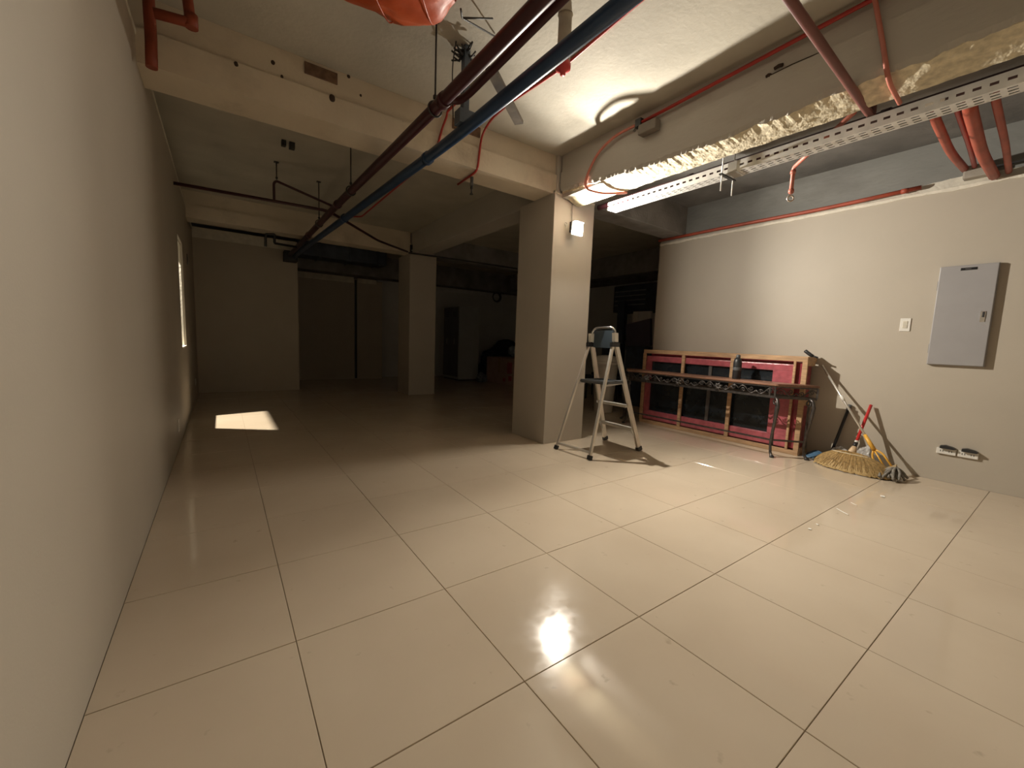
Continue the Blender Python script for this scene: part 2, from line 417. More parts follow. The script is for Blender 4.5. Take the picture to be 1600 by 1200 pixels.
column('column_near', 2.688, 3.278, 3.024, 3.635, 2.68, 'square painted column behind the stepladder with the lit bulb')
column('column_far', 2.745, 3.285, 7.20, 7.80, 2.69, 'square painted column standing deep in the dim bay')

# beams
def xbeam(name, y0, y1, x0, x1, zb, m, label, ledge=True):
    bm = nb(x0, x1, y0, y1, zb, SL + 0.01, bev=0.012)
    o = struct(name, bm, m, label, 'beam')
    if ledge:
        b2 = bmesh.new(); prev = None
        N = 120
        for k in range(N + 1):
            x = x0 + (x1 - x0) * k / N
            zt = 2.872 + 0.006 * noise.noise(Vector((x * 3, y0, 0)))
            cur = [b2.verts.new(c) for c in ((x, y0 - 0.022, zb), (x, y0 + 0.02, zb - 0.001), (x, y0 + 0.02, zt + 0.008), (x, y0 - 0.022 + 0.004 * noise.noise(Vector((x * 5, 1, 0))), zt))]
            if prev:
                for a in range(4): b2.faces.new((prev[a], prev[(a + 1) % 4], cur[(a + 1) % 4], cur[a]))
            prev = cur
        bmesh.ops.recalc_face_normals(b2, faces=b2.faces[:])
        part('lower_plaster_coat', b2, m, o)
    return o
b1 = xbeam('beam_near', 3.08, 3.39, -0.68, 2.74, 2.68, BEAMP, 'cream plastered ceiling beam running from left wall to lit column')
b3 = xbeam('beam_far', 7.22, 7.52, -0.68, 2.76, 2.69, BEAMP, 'dim plastered ceiling beam running to the far column')
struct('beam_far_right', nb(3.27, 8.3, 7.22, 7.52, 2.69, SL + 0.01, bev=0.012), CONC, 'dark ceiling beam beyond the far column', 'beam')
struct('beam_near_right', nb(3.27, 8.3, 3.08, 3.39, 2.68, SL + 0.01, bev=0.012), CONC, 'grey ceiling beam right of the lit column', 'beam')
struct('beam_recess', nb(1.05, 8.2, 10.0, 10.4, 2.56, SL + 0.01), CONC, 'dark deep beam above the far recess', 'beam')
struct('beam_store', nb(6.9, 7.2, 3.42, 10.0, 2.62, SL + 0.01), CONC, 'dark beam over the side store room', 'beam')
# details on the near beam: wood left in the concrete, holes, crack
for (xa, xb, za, zb_) in ((0.35, 0.57, 2.97, 3.045), (1.52, 1.80, 2.965, 3.05)):
    part('wood_insert', nb(xa, xb, 3.066, 3.10, za, zb_), OLDWOOD, b1, 'brown timber offcut cast into the beam')
for k, (px, py, r) in enumerate(((369, 100, 0.016), (427, 95, 0.013), (441, 117, 0.010), (519, 153, 0.024), (565, 147, 0.009), (630, 190, 0.010), (546, 117, 0.012))):
    p = Yp(px, py, 3.056)
    bm = bmesh.new(); bmesh.ops.create_icosphere(bm, subdivisions=2, radius=r)
    for v in bm.verts: v.co = Vector((v.co.x * (1 + 0.3 * noise.noise(v.co * 80 + Vector((k, 0, 0)))), v.co.y * 0.45, v.co.z * 1.2)) + Vector((p.x, 3.062 if p.z < 2.87 else 3.078, p.z))
    part('rust_spot', bm, mat('rust_hole', (0.05, 0.03, 0.02), 0.9), b1)

# long beam from the camera side to the column: skin with ragged lower edge, chipped underside
BX0, BX1, BZ = 2.76, 3.02, 2.625
bm = nb(BX0 + 0.03, BX1, -3.2, 3.03, BZ + 0.02, SL + 0.01)
b2o = struct('beam_right', bm, BEAMG, 'grey plastered ceiling beam with chipped yellow underside', 'beam')
def edge_z(y):
    z = 2.628 + 0.075 * max(0, (y - 1.8) / 1.2) ** 1.5 - 0.02 * math.exp(-((y - 1.3) / 0.5) ** 2)
    return z + 0.020 * noise.noise(Vector((y * 5, 4, 0))) + 0.012 * noise.noise(Vector((y * 17, 4, 0))) + 0.006 * noise.noise(Vector((y * 41, 4, 0)))
bm = bmesh.new(); prev = None
N = 420
for k in range(N + 1):
    y = -1.6 + (3.03 + 1.6) * k / N; zb = edge_z(y)
    f1 = 0.006 * noise.noise(Vector((y * 1.7, 2, 0)))
    cur = [bm.verts.new(c) for c in ((BX0 + 0.012 + 0.01 * noise.noise(Vector((y * 30, 1, 3))), y, zb), (BX0 + 0.035, y, zb + 0.008), (BX0 + 0.035, y, SL), (BX0 + 0.016, y, SL), (BX0 + 0.016 + f1, y, 2.905), (BX0 + 0.002 + f1, y, 2.897), (BX0, y, zb + 0.03))]
    if prev:
        for a in range(7): bm.faces.new((prev[a], prev[(a + 1) % 7], cur[(a + 1) % 7], cur[a]))
    prev = cur
bmesh.ops.recalc_face_normals(bm, faces=bm.faces[:])
part('plaster_skin', bm, BEAMG, b2o)
bm = bmesh.new(); NX, NY = 14, 420; g = []
for j in range(NY + 1):
    y = -1.6 + (3.0 + 1.6) * j / NY; row = []
    for i in range(NX + 1):
        s = i / NX; x = BX0 + 0.014 + (BX1 - BX0 - 0.014) * s
        zz = edge_z(y) * (1 - s) ** 2 + (BZ + 0.03 * 0 - 0.03) * (1 - (1 - s) ** 2)
        q = Vector((x * 22, y * 14, 0))
        zz += 0.005 * noise.noise(q) + 0.002 * noise.noise(q * 2.7) + 0.0006 * noise.noise(q * 6)
        row.append(bm.verts.new((x, y, zz)))
    g.append(row)
for j in range(NY):
    for i in range(NX): bm.faces.new((g[j][i], g[j + 1][i], g[j + 1][i + 1], g[j][i + 1]))
top = [[bm.verts.new((r[i].co.x, r[i].co.y, BZ + 0.05)) for i in (0, NX)] for r in g]
for j in range(NY):
    bm.faces.new((g[j][NX], g[j + 1][NX], top[j + 1][1], top[j][1])); bm.faces.new((g[j][0], top[j][0], top[j + 1][0], g[j + 1][0]))
part('chipped_underside', bm, ROUGHC, b2o, 'rough chipped yellowish concrete underside')
struct('beam_mid', nb(2.78, 3.10, 3.62, 7.21, 2.69, SL + 0.01, bev=0.012), BEAMG, 'grey ceiling beam joining the two columns', 'beam')
# shallow cracks and chips on the long beam
for (ya, yb, z, r) in ((0.75, 1.05, 2.90, 0.003), (0.95, 1.00, 2.93, 0.010), (1.02, 1.045, 2.90, 0.012), (1.95, 1.93, 2.88, 0.010)):
    bm = ntube([(BX0 + 0.006, ya, z), (BX0 + 0.006, (ya + yb) / 2, z + 0.006), (BX0 + 0.006, yb, z)], r, n=6)
    part('dark_chip', bm, mat('rust_hole', (0.05, 0.03, 0.02), 0.9), b2o)


# ================================================================== LAMP ON THE COLUMN
B = BULB_POS
lamp = thing('work_light', 'blazing round work light hung by a cable on the near column above the stepladder', 'lamp', B)
LR = 0.020
bm = bmesh.new()      # shallow domed lens facing the open room
prof = [(LR * math.sin(math.radians(a)) / math.sin(math.radians(50)), -(math.cos(math.radians(a)) - math.cos(math.radians(50))) * LR / math.sin(math.radians(50))) for a in (50, 40, 30, 20, 10, 2)]
AX = Vector((0.03, -0.94, -0.34)).normalized()
QT = Vector((0, -1, 0)).rotation_difference(AX)
def tilted(b):
    for v in b.verts: v.co = B + QT @ (v.co - B)
    return b
part('lens', tilted(nlathe(prof, B, n=24, axis='Y')), BULBM, lamp, 'blazing white lens')
part('housing', tilted(nlathe([(LR + 0.004, -0.001), (LR + 0.009, 0.002), (LR + 0.008, 0.02), (0.022, 0.045), (0.02, 0.06), (0.012, 0.064)], B, n=24, axis='Y')), STEEL, lamp, 'small round metal housing')
part('mount', nb(B.x - 0.015, B.x + 0.015, B.y + 0.055, 3.024, B.z - 0.02, B.z + 0.09), BLACKPL, lamp)
SR, SD = 0.062, 0.030           # frosted square shroud round the lens
sh = part('back_plate', nb(B.x - SR, B.x + SR, B.y + 0.004, B.y + 0.012, B.z - SR, B.z + SR), STEEL, lamp)
for (x0, x1, z0, z1) in ((-SR, SR, -SR - 0.003, -SR), (-SR, SR, SR, SR + 0.003), (-SR - 0.003, -SR, -SR - 0.003, SR + 0.003), (SR, SR + 0.003, -SR - 0.003, SR + 0.003)):
    if z0 > 0: part('hood_plate', nb(B.x + x0, B.x + x1, B.y - 0.050, B.y + 0.012, B.z + z0, B.z + z1), FROST, lamp, 'longer frosted hood over the lens')
    else: part('shroud_plate', nb(B.x + x0, B.x + x1, B.y - SD, B.y + 0.012, B.z + z0, B.z + z1), FROST, lamp, 'frosted plastic side of the shroud')
cable = rounded([B + Vector((0, 0.075, 0.085)), B + Vector((0.0, 0.075, 0.16)), B + Vector((-0.01, 0.07, 0.24)), (2.955, 3.012, 2.655), (2.99, 3.008, 2.70), (2.995, 3.03, 2.72)], 0.04)
part('cable', ntube(cable, 0.006, n=8), mat('grey_cable', (0.45, 0.42, 0.38), 0.6), lamp, 'pale grey cable looped over the column top')
for dx, rr, dz in ((0.075, 0.026, 0.055), (0.06, 0.020, 0.045), (-0.085, 0.018, 0.05)):
    c = Vector((B.x + dx, 3.005, B.z + dz))
    part('wire_loop', ntube([c + Vector((math.cos(a) * rr, 0.004 * math.sin(3 * a), math.sin(a) * rr)) for a in [2 * math.pi * k / 18 for k in range(19)]], 0.003, n=6), STEEL, lamp)

# ================================================================== CEILING SERVICES
def collars(o, pts, r, m, name='coupling', L=0.05):
    for p, d in pts:
        p = Vector(p); d = Vector(d).normalized()
        part(name, ntube([p - d * L / 2, p + d * L / 2], r, n=12), m, o)
def pipe(name, pts, r, m, label, cat='pipe', rad=0.05, group=None, n=12, coup=(), coup_name='coupling'):
    path = rounded(pts, rad); base = Vector(path[0])
    if coup:
        t = thing(name, label, cat, base, group)
        part('run', ntube(path, r, n=n), m, t)
        collars(t, coup, r * 1.22, m, coup_name)
        return t
    o = link(name, ntube(path, r, n=n), m, base); o.location = base
    o['label'] = label; o['category'] = cat
    if group: o['group'] = group
    return o
PZ = 2.55
main = pipe('sprinkler_main_pipe', [(0.955, -1.6, PZ), (0.945, 2.0, PZ), (0.90, 4.5, PZ), (0.885, 8.66, PZ)], 0.036, MAROON,
            'thick dark maroon pipe beside the blue pipe, running the length of the room', rad=0.5,
            coup=[((0.945, 2.04, PZ), (0, 1, 0)), ((0.899, 4.6, PZ), (0, 1, 0)), ((0.892, 6.4, PZ), (0, 1, 0))])
part('end_flange', nb(0.80, 1.02, 8.36, 8.62, 2.45, 2.63), DARKM, main, 'dark joint box where the pipes meet the far wall')
blue = pipe('blue_water_pipe', [(1.25, -1.6, PZ), (1.205, 2.6, PZ), (1.16, 3.6, PZ), (0.99, 7.3, PZ - 0.01), (0.96, 8.36, PZ - 0.02)], 0.040, BLUEP,
            'dark blue plastic pipe running the length of the room', rad=0.6,
            coup=[((1.196, 2.85, PZ), (-0.02, 1, 0)), ((1.09, 5.1, PZ), (-0.045, 1, 0))])
# branch pipe from the maroon main
pipe('sprinkler_branch_pipe', [(0.95, 2.04, PZ + 0.02), (1.035, 2.03, PZ + 0.02), (1.05, 1.93, PZ + 0.02), (1.04, 1.2, PZ + 0.03), (1.02, -1.6, PZ + 0.05)], 0.022, MAROON,
     'thinner dark maroon pipe elbowing off the thick maroon pipe', rad=0.05)
# threaded rods and clamps
def rod(x, y, z0, z1, label, clamp=None, group='threaded hanger rods under the slab'):
    t = thing('hanger_rod', label, 'rod', (x, y, z0), group)
    part('threaded_rod', ntube([(x, y, z0), (x, y, z1)], 0.006, n=8), DARKM, t)
    part('nut', ntube([(x, y, z0 + 0.01), (x, y, z0 + 0.03)], 0.013, n=6), DARKM, t)
    part('anchor_plate', nb(x - 0.025, x + 0.025, y - 0.025, y + 0.025, z1 - 0.006, z1), DARKM, t)
    if clamp:
        cx, cz, r = clamp
        part('clamp_ring', ntube([(cx + r * math.cos(a), y, cz + r * math.sin(a)) for a in [2 * math.pi * k / 20 for k in range(21)]], 0.006, n=6), DARKM, t)
    return t
rod(0.944, 2.16, 2.60, SL, 'threaded rod clamping the thick maroon pipe in the lit front bay', clamp=(0.944, PZ, 0.044))
rod(0.905, 4.05, 2.60, SL, 'threaded rod clamping the maroon pipe just behind the near beam', clamp=(0.905, PZ, 0.044))
rod(0.891, 5.6, 2.60, SL, 'threaded rod clamping the maroon pipe deep in the dim bay', clamp=(0.891, PZ, 0.044))
# strut hanger carrying the blue pipe
t = thing('strut_hanger', 'blue-grey strut hanger with wire tuft holding the blue pipe to the slab', 'hanger', (1.205, 2.26, PZ + 0.04))
part('strut', nb(1.185, 1.225, 2.235, 2.285, PZ + 0.03, SL), mat('blue_grey_strut', (0.09, 0.12, 0.16), 0.5), t)
part('saddle', nb(1.15, 1.26, 2.22, 2.30, PZ + 0.02, PZ + 0.11), mat('blue_grey_strut', (0.09, 0.12, 0.16), 0.5), t)
bm = bmesh.new()
for k in range(34):
    a = random.uniform(0, 2 * math.pi); rr = random.uniform(0.05, 0.12)
    p0 = Vector((1.205, 2.26, SL - 0.02)); p2 = p0 + Vector((math.cos(a) * rr, math.sin(a) * rr, -random.uniform(0.0, 0.06)))
    p1 = (p0 + p2) / 2 + Vector((0, 0, -random.uniform(0.0, 0.05)))
    tube(bm, [p0, p1, p2], 0.006, n=5)
part('wire_tuft', bm, DARKM, t, 'tangle of dark wires at the slab', kind='stuff')
part('loose_wire', ntube(rounded([(1.12, 2.24, SL - 0.01), (1.10, 2.25, 2.9), (1.12, 2.27, 2.72), (1.13, 2.28, 2.60)], 0.1), 0.004, n=6), DARKM, t)
# batten lying over the pipes
solo('timber_batten', bar(bmesh.new(), Zp(766, 106, 2.625), Zp(811, 192, 2.60), 0.06, 0.022), GREYWOOD, 'short weathered timber batten lying across the blue pipe', 'batten')
# red conduit with detector on the slab
pA = [Zp(1120, -95, SL - 0.012), Zp(1000, 2, SL - 0.012), Zp(880, 105, SL - 0.012), Zp(800, 158, SL - 0.012), (1.80, 2.88, SL - 0.012), (1.80, 3.045, 2.98), (1.77, 3.045, 2.69), (1.775, 3.10, 2.665), (1.785, 3.46, 2.66)]
pipe('red_conduit', pA, 0.010, REDP, 'thin red conduit crossing the lit slab and bending under the near beam', 'conduit', rad=0.09, n=8)
d0 = Vector(Zp(880, 100, 2.80)); d0.z = 0
t = thing('heat_detector', 'grey cylinder with red sprinkler head hanging by the blue pipe', 'detector', (d0.x, d0.y, 2.77))
part('body', nlathe([(0.034, 2.80), (0.040, 2.805), (0.040, 3.06), (0.046, SL)], d0, n=16), mat('detector_concrete', (0.42, 0.37, 0.30), 0.8, var=0.2, bump=0.3), t)
part('red_cap', nlathe([(0.005, 2.735), (0.016, 2.738), (0.018, 2.755), (0.046, 2.770), (0.046, 2.800), (0.038, 2.812)], d0, n=16), mat('detector_red', (0.62, 0.06, 0.06), 0.35), t, 'bright red cap')
# second red conduit, down the near beam and off along the blue pipe
pB = [(1.445, 2.4, SL - 0.012), (1.448, 3.03, SL - 0.012), (1.448, 3.046, 3.02), (1.41, 3.046, 2.92), (1.355, 3.046, 2.70), (1.335, 3.10, 2.664), (1.33, 3.6, 2.66), (1.345, 5.3, 2.66), (1.20, 5.42, 2.66)]
pipe('red_conduit', pB, 0.010, REDP, 'thin red conduit dropping down the near beam behind the blue pipe', 'conduit', rad=0.06, n=8)
# sprinkler drop under the near beam
t = thing('sprinkler_drop', 'small dark sprinkler drop under the near beam', 'sprinkler', (1.825, 3.25, 2.52))
part('nipple', ntube([(1.825, 3.25, 2.68), (1.825, 3.25, 2.60)], 0.016, n=10), GREYPL, t)
part('head', nlathe([(0.004, 0), (0.018, 0.004), (0.018, 0.010), (0.008, 0.018), (0.007, 0.05), (0.013, 0.06), (0.013, 0.085)], (1.825, 3.25, 2.515), n=12), DARKM, t)
# conduit along the long right beam
pC = [(2.735, -1.6, 3.04), (2.735, 0.47, 3.035), (2.735, 1.2, 3.01), (2.735, 2.03, 2.985)]
pipe('red_conduit', pC, 0.013, REDP, 'red conduit fixed along the top of the long right beam', 'conduit', rad=0.3, n=8)
pD = [(2.735, 2.06, 2.985), (2.735, 2.30, 2.985), (2.735, 2.50, 2.90), (2.735, 2.61, 2.75), (2.735, 2.64, 2.66), (2.745, 2.60, 2.60), (2.86, 2.52, 2.575), (3.03, 2.36, 2.58)]
pipe('red_flex_conduit', pD, 0.012, PINKP, 'curved pinkish red flexible conduit falling from the junction box', 'conduit', rad=0.12, n=8)
t = thing('junction_box', 'dark junction box with wires on the long right beam', 'box', (2.72, 1.93, 2.87))
part('box_body', nb(2.685, 2.758, 1.83, 2.00, 2.865, 2.945, bev=0.01), mat('box_grey', (0.20, 0.17, 0.14), 0.7), t)
part('conduit_clip', nb(2.715, 2.758, 2.00, 2.06, 2.955, 3.02, bev=0.006), DARKM, t)
for k in range(5):
    p0 = Vector((2.72, 2.02 + 0.01 * k, 2.96))
    part('wire_end', ntube([p0, p0 + Vector((-0.02, random.uniform(-0.05, 0.03), random.uniform(-0.05, 0.0)))], 0.003, n=5), DARKM, t)
# thin orange conduit down the long beam
pipe('salmon_conduit', [(2.65, 0.51, SL - 0.012), (2.742, 0.505, 3.03), (2.742, 0.452, 2.80), (2.745, 0.412, 2.61), (2.80, 0.41, 2.58), (3.05, 0.42, 2.575)], 0.012, PINKP,
     'thin salmon conduit running down the face of the long right beam', 'conduit', rad=0.03, n=8)
# maroon branch crossing to the tray
a, b_ = Zp(1235, 0, 2.605), Zp(1362, 183, 2.605)
d = (b_ - a).normalized()
pipe('sprinkler_cross_pipe', [a - d * 0.36 + Vector((0, 0, SL - 2.605)), a - d * 0.36, b_, b_ + Vector((0.03, 0.01, 0.09)), b_ + Vector((0.10, 0.02, 0.14))], 0.021, mat('dusty_maroon_paint', (0.17, 0.06, 0.05), 0.42, var=0.15),
     'dusty maroon pipe crossing under the long right beam to the cable tray', rad=0.04)
# maroon pipe above the tray
pipe('sprinkler_side_pipe', [(3.34, -1.6, 2.66), (3.34, 3.02, 2.66)], 0.030, MAROON, 'maroon pipe running just above the white cable tray', n=12,
     coup=[((3.34, 0.55, 2.66), (0, 1, 0)), ((3.34, 1.9, 2.66), (0, 1, 0))])
# salmon drop with open end
q1, q2, q3 = Zp(1335, 175, 2.62), Zp(1240, 262, 2.58), None
q3 = Vector((q2.x, q2.y, 2.34))
t = thing('conduit_drop', 'salmon conduit drop with open nozzle end hanging beyond the cable tray', 'conduit', q3)
part('drop_run', ntube(rounded([q1, q2, q2 + Vector((0, 0, -0.20))], 0.03), 0.015, n=10), PINKP, t)
collars(t, [(q2 + Vector((0, 0, -0.035)), (0, 0, 1)), (q2 + Vector((0, 0, -0.18)), (0, 0, 1))], 0.020, PINKP, 'coupling', 0.025)
c = q2 + Vector((0, 0, -0.235))
part('nozzle_ring', ntube([c + Vector((0.016 * math.cos(x), -0.016 * math.cos(x), 0.022 * math.sin(x))) for x in [2 * math.pi * k / 14 for k in range(15)]], 0.006, n=6), mat('pale_brass', (0.7, 0.6, 0.5), 0.35, metal=0.6), t)

# perforated cable tray
TX0, TX1, TZ0, TZ1, TY0, TY1 = 3.10, 3.22, 2.50, 2.575, -1.6, 2.66
tray = thing('cable_tray', 'white perforated steel cable tray hanging beside the long right beam', 'tray', (3.16, TY0, TZ0))
def perforated(origin, u, v, nu, pitch, hl, vs, holes):
    """sheet in the u-v plane: u along the tray, vs = list of v bands, holes = band indices that are pierced"""
    bm = bmesh.new(); O, u, v = Vector(origin), Vector(u), Vector(v)
    us = []
    for k in range(nu): us += [k * pitch, k * pitch + (pitch - hl)]
    us.append(nu * pitch)
    grid = [[bm.verts.new(O + u * a + v * b) for b in vs] for a in us]
    for i in range(len(us) - 1):
        for j in range(len(vs) - 1):
            shift = (i % 2 == 1)
            if shift and j in holes: continue
            bm.faces.new((grid[i][j], grid[i + 1][j], grid[i + 1][j + 1], grid[i][j + 1]))
    bm.normal_update()
    bmesh.ops.solidify(bm, geom=bm.faces[:], thickness=0.0015)
    return bm
nu = int((TY1 - TY0) / 0.06)
part('side_rail', perforated((TX0, TY0, TZ0), (0, 1, 0), (0, 0, 1), nu, 0.06, 0.032, [0, 0.030, 0.045, TZ1 - TZ0], {1}), GALV, tray)
part('side_rail', perforated((TX1, TY0, TZ0), (0, 1, 0), (0, 0, 1), nu, 0.06, 0.032, [0, 0.030, 0.045, TZ1 - TZ0], {1}), GALV, tray)
part('base_plate', perforated((TX0, TY0, TZ0), (0, 1, 0), (1, 0, 0), nu, 0.06, 0.036, [0, 0.018, 0.032, 0.052, 0.068, 0.088, 0.102, TX1 - TX0], {1, 3, 5}), GALV, tray)
part('end_lip', nb(TX0, TX1, TY1 - 0.02, TY1 - 0.018, TZ0, TZ1), GALV, tray)
part('splice_sleeve', nb(TX0 - 0.004, TX1 + 0.004, 1.36, 1.43, TZ0 - 0.004, TZ1 + 0.002), mat('dull_zinc', (0.42, 0.40, 0.36), 0.5, metal=0.5), tray, 'dull grey splice sleeve')
for y in (2.35,): part('joint_line', nb(TX0 - 0.003, TX0, y, y + 0.006, TZ0, TZ1), GREYPL, tray)
def tray_rod(y, zlow, label):
    for x in (TX0 - 0.02, TX1 + 0.02): pass
    t = thing('tray_hanger', label, 'hanger', (3.16, y, zlow), 'tray hangers')
    for x in (TX0 - 0.025, TX1 + 0.025):
        part('white_rod', ntube([(x, y, zlow), (x, y, SL)], 0.005, n=8), GALV, t)
    part('cross_bar', nb(TX0 - 0.05, TX1 + 0.05, y - 0.012, y + 0.012, TZ0 - 0.012, TZ0 - 0.002), DARKM, t)
tray_rod(1.46, 2.37, 'pair of white rods and cross bar under the tray splice')
tray_rod(-0.25, 2.40, 'pair of white rods carrying the tray end behind the splice')
solo('ceiling_lamp_disc', nlathe([(0.02, 0.0), (0.055, 0.006), (0.058, 0.014), (0.05, 0.018)], (3.27, 0.33, TZ1 + 0.03), n=20), WHITEPL, 'small white round cover resting above the cable tray', 'cover')
# conduits from tray to the right wall top
ends = [((3.40, 0.345, 2.60), (5.10, 0.425, 2.745)), ((3.40, 0.25, 2.62), (5.11, 0.370, 2.745)), ((3.41, 0.20, 2.60), (5.10, 0.250, 2.64)), ((3.40, 0.10, 2.62), (5.11, 0.175, 2.655))]
labs = ['salmon pipe from the tray to the grey wall box, the one farther along the wall', 'thin red pipe touching the salmon one at the grey wall box',
        'thick salmon pipe reaching the wall top beside the grey box', 'slim salmon pipe leaning against the thick one at the wall top']
for k, (p, q) in enumerate(ends):
    p, q = Vector(p), Vector(q)
    pipe('tray_conduit', [p + Vector((0.03, 0, 0.02)), p.lerp(q, 0.08), p.lerp(q, 0.55) + Vector((0, 0.012 * (-1) ** k, -0.02)), q], (0.026, 0.016, 0.034, 0.020)[k], ORANGEP if k != 1 else REDP, labs[k], 'conduit', rad=0.25, n=10)
t = thing('wall_box', 'grey cable box set into the ragged top of the right wall', 'box', (5.12, 0.36, 2.66))
part('box_body', nb(5.06, 5.155, 0.27, 0.43, 2.655, 2.76, bev=0.012), mat('box_cement', (0.33, 0.30, 0.25), 0.8, var=0.2, bump=0.3), t)
part('dark_slot', nb(5.055, 5.09, 0.05, 0.25, 2.70, 2.712), DARKM, t)
# red conduit along right wall top
pE = [Vector((5.095, RW_END, 2.665)), Vector((5.095, 2.5, 2.665)), Vector((5.095, 1.4, 2.65)), Vector((5.095, 0.69, 2.668))]
t = pipe('red_wall_conduit', pE, 0.019, ORANGEP, 'orange-red conduit running along the ragged top of the right wall', 'conduit', rad=0.3, n=10,
         coup=[((5.095, 0.80, 2.664), (0, 1, 0))], coup_name='saddle_clip')
# cables along the left wall top
pipe('orange_riser_pipe', [Yp(229, -60, 2.9), Yp(232, 0, 2.9), Yp(236, 60, 2.9), Yp(237, 106, 2.9)], 0.028, RUSTP, 'orange-red riser pipe standing beside the left wall top', rad=0.05)
t = thing('orange_bracket_pipe', 'orange-red pipe elbow hanging from the slab near the left wall', 'pipe', Yp(300, 40, 2.75))
part('run', ntube(rounded([Yp(288, -40, 2.75), Yp(298, 36, 2.75), Yp(240, 20, 2.75)], 0.03), 0.026, n=12), RUSTP, t)
p = Yp(299, 38, 2.75)
part('elbow', ntube([p + Vector((0, 0, 0.05)), p + Vector((0, 0, -0.02))], 0.032, n=12), RUSTP, t)
# orange plastic sack hanging from the slab
c0 = Zp(618, -42, 2.86)
t = thing('orange_sack', 'orange plastic sheet bundle hanging under the slab', 'sack', (c0.x, c0.y, 2.74))
bm = bmesh.new(); bmesh.ops.create_uvsphere(bm, u_segments=48, v_segments=28, radius=1.0)
for v in bm.verts:
    p = v.co.copy()
    lump = 1 + 0.16 * noise.noise(p * 1.7) + 0.05 * noise.noise(p * 5)
    q = Vector((p.x * 0.36, p.y * 0.30, p.z * 0.155)) * lump
    if p.z < -0.2: q.z *= 0.75 + 0.12 * math.cos(p.x * 3)
    v.co = c0 + R0 * q.x + Vector((math.sin(YAW), math.cos(YAW), 0)) * q.y + Vector((0, 0, q.z + 0.03))
for f in bm.faces: f.smooth = True
part('sheet', bm, SACKO, t)
for sx in (-0.10, 0.13):
    pts = []
    for k in range(15):
        a = math.pi + math.pi * k / 14
        pts.append(c0 + R0 * sx + Vector((math.sin(YAW), math.cos(YAW), 0)) * (0.305 * math.cos(a)) + Vector((0, 0, 0.132 * math.sin(a) + 0.03)))
    part('seam', ntube(pts, 0.004, n=5), SACKO, t)
e0 = Zp(720, 14, 2.85); e1 = Zp(722, 28, 2.9); e2 = Zp(775, 58, SL - 0.01)
part('tie_wire', ntube(rounded([e0, e1, e2], 0.02), 0.005, n=6), DARKM, t)
part('tie_wire', ntube([e1, Zp(770, 29, 2.98)], 0.005, n=6), DARKM, t)
part('hang_strap', ntube([c0 + Vector((0, 0, 0.12)), Vector((c0.x, c0.y, SL))], 0.02, n=8), SACKO, t)

# dim bay services
pipe('bay_cross_pipe', [(XL, 5.33, 2.628), (0.93, 5.22, 2.628), (1.9, 6.4, 2.64), (2.6, 6.95, 2.655)], 0.018, MAROON, 'thin maroon pipe crossing the dim bay below the slab', rad=0.1, n=8)
pipe('bay_riser_pipe', [(0.355, 5.27, 2.645), (0.355, 5.27, 2.83), (0.38, 5.27, 2.86), (0.96, 5.10, 2.66)], 0.014, MAROON, 'maroon riser elbow standing on the thin cross pipe', rad=0.03, n=8)
rod(0.385, 5.27, 2.875, SL, 'short rod holding the riser elbow to the slab')
pipe('far_elbow_pipe', [Yp(415, 385, 6.9), Yp(415, 366, 6.9), Yp(429, 366, 6.9), Yp(429, 380, 6.9), Yp(463, 386, 7.1)], 0.018, DARKM, 'dark pipe elbow under the far beam', rad=0.02, n=8)
pipe('far_cross_pipe', [(2.6, 6.9, 2.63), (3.6, 6.75, 2.62), (4.8, 6.6, 2.60)], 0.016, DARKM, 'dark thin pipe passing the far column head', rad=0.1, n=8)
t = thing('column_head_bracket', 'dark bracket clamp on the far column head', 'bracket', (2.79, 7.18, 2.70))
part('plate', nb(2.74, 2.80, 7.17, 7.20, 2.70, 2.84), DARKM, t)
part('bolt', ntube([(2.77, 7.17, 2.74), (2.77, 7.14, 2.74)], 0.012, n=8), STEEL, t)
t = thing('slab_anchor', 'dark anchor block on the slab of the dim bay', 'anchor', (0.42, 4.1, 3.02))
q = Zp(450, 225, SL - 0.02)
part('block', nb(q.x - 0.06, q.x - 0.02, q.y - 0.03, q.y + 0.03, SL - 0.05, SL), DARKM, t)
part('block', nb(q.x + 0.01, q.x + 0.06, q.y - 0.03, q.y + 0.03, SL - 0.06, SL), DARKM, t)
# air duct over the recess
t = thing('air_duct', 'dark purple-grey air duct above the far recess', 'duct', (2.0, 9.3, 2.62))
part('duct_body', nb(1.1, 2.9, 9.0, 9.5, 2.70, 2.98, bev=0.01), DUCTM, t)
for x in (1.5, 2.1, 2.7): part('flange', nb(x, x + 0.03, 8.98, 9.52, 2.68, 3.0), DUCTM, t)
part('hanger_strap', nb(1.3, 1.32, 9.0, 9.02, 2.98, SL), DARKM, t); part('hanger_strap', nb(2.5, 2.52, 9.0, 9.02, 2.98, SL), DARKM, t)

# ================================================================== STEPLADDER
lad = thing('stepladder', 'aluminium three-step ladder with handrail standing under the bulb', 'ladder', (3.07, 2.57, 0))
hf, hn = Vector((3.03, 2.715, 1.105)), Vector((3.07, 2.425, 1.115))        # far and near hinge
feet = {'rf': Vector((2.668, 2.795, 0.0)), 'rn': Vector((2.697, 2.335, 0.0)), 'ff': Vector((3.495, 2.845, 0.0)), 'fn': Vector((3.455, 2.33, 0.0))}
def leg(foot, top, w, t):
    u = (top - foot).normalized(); p0 = foot + u * 0.03
    o = part('leg', bar(bmesh.new(), p0, top, w, t, up=(1, 0, 0)), ALU, lad)
    d = Vector((0.02, 0, 0))
    part('rubber_foot', bar(bmesh.new(), foot + Vector((0, 0, 0.002)), p0 + u * 0.015, w + 0.014, t + 0.012, up=(1, 0, 0)), BLACKPL, o, 'black rubber foot')
    return o
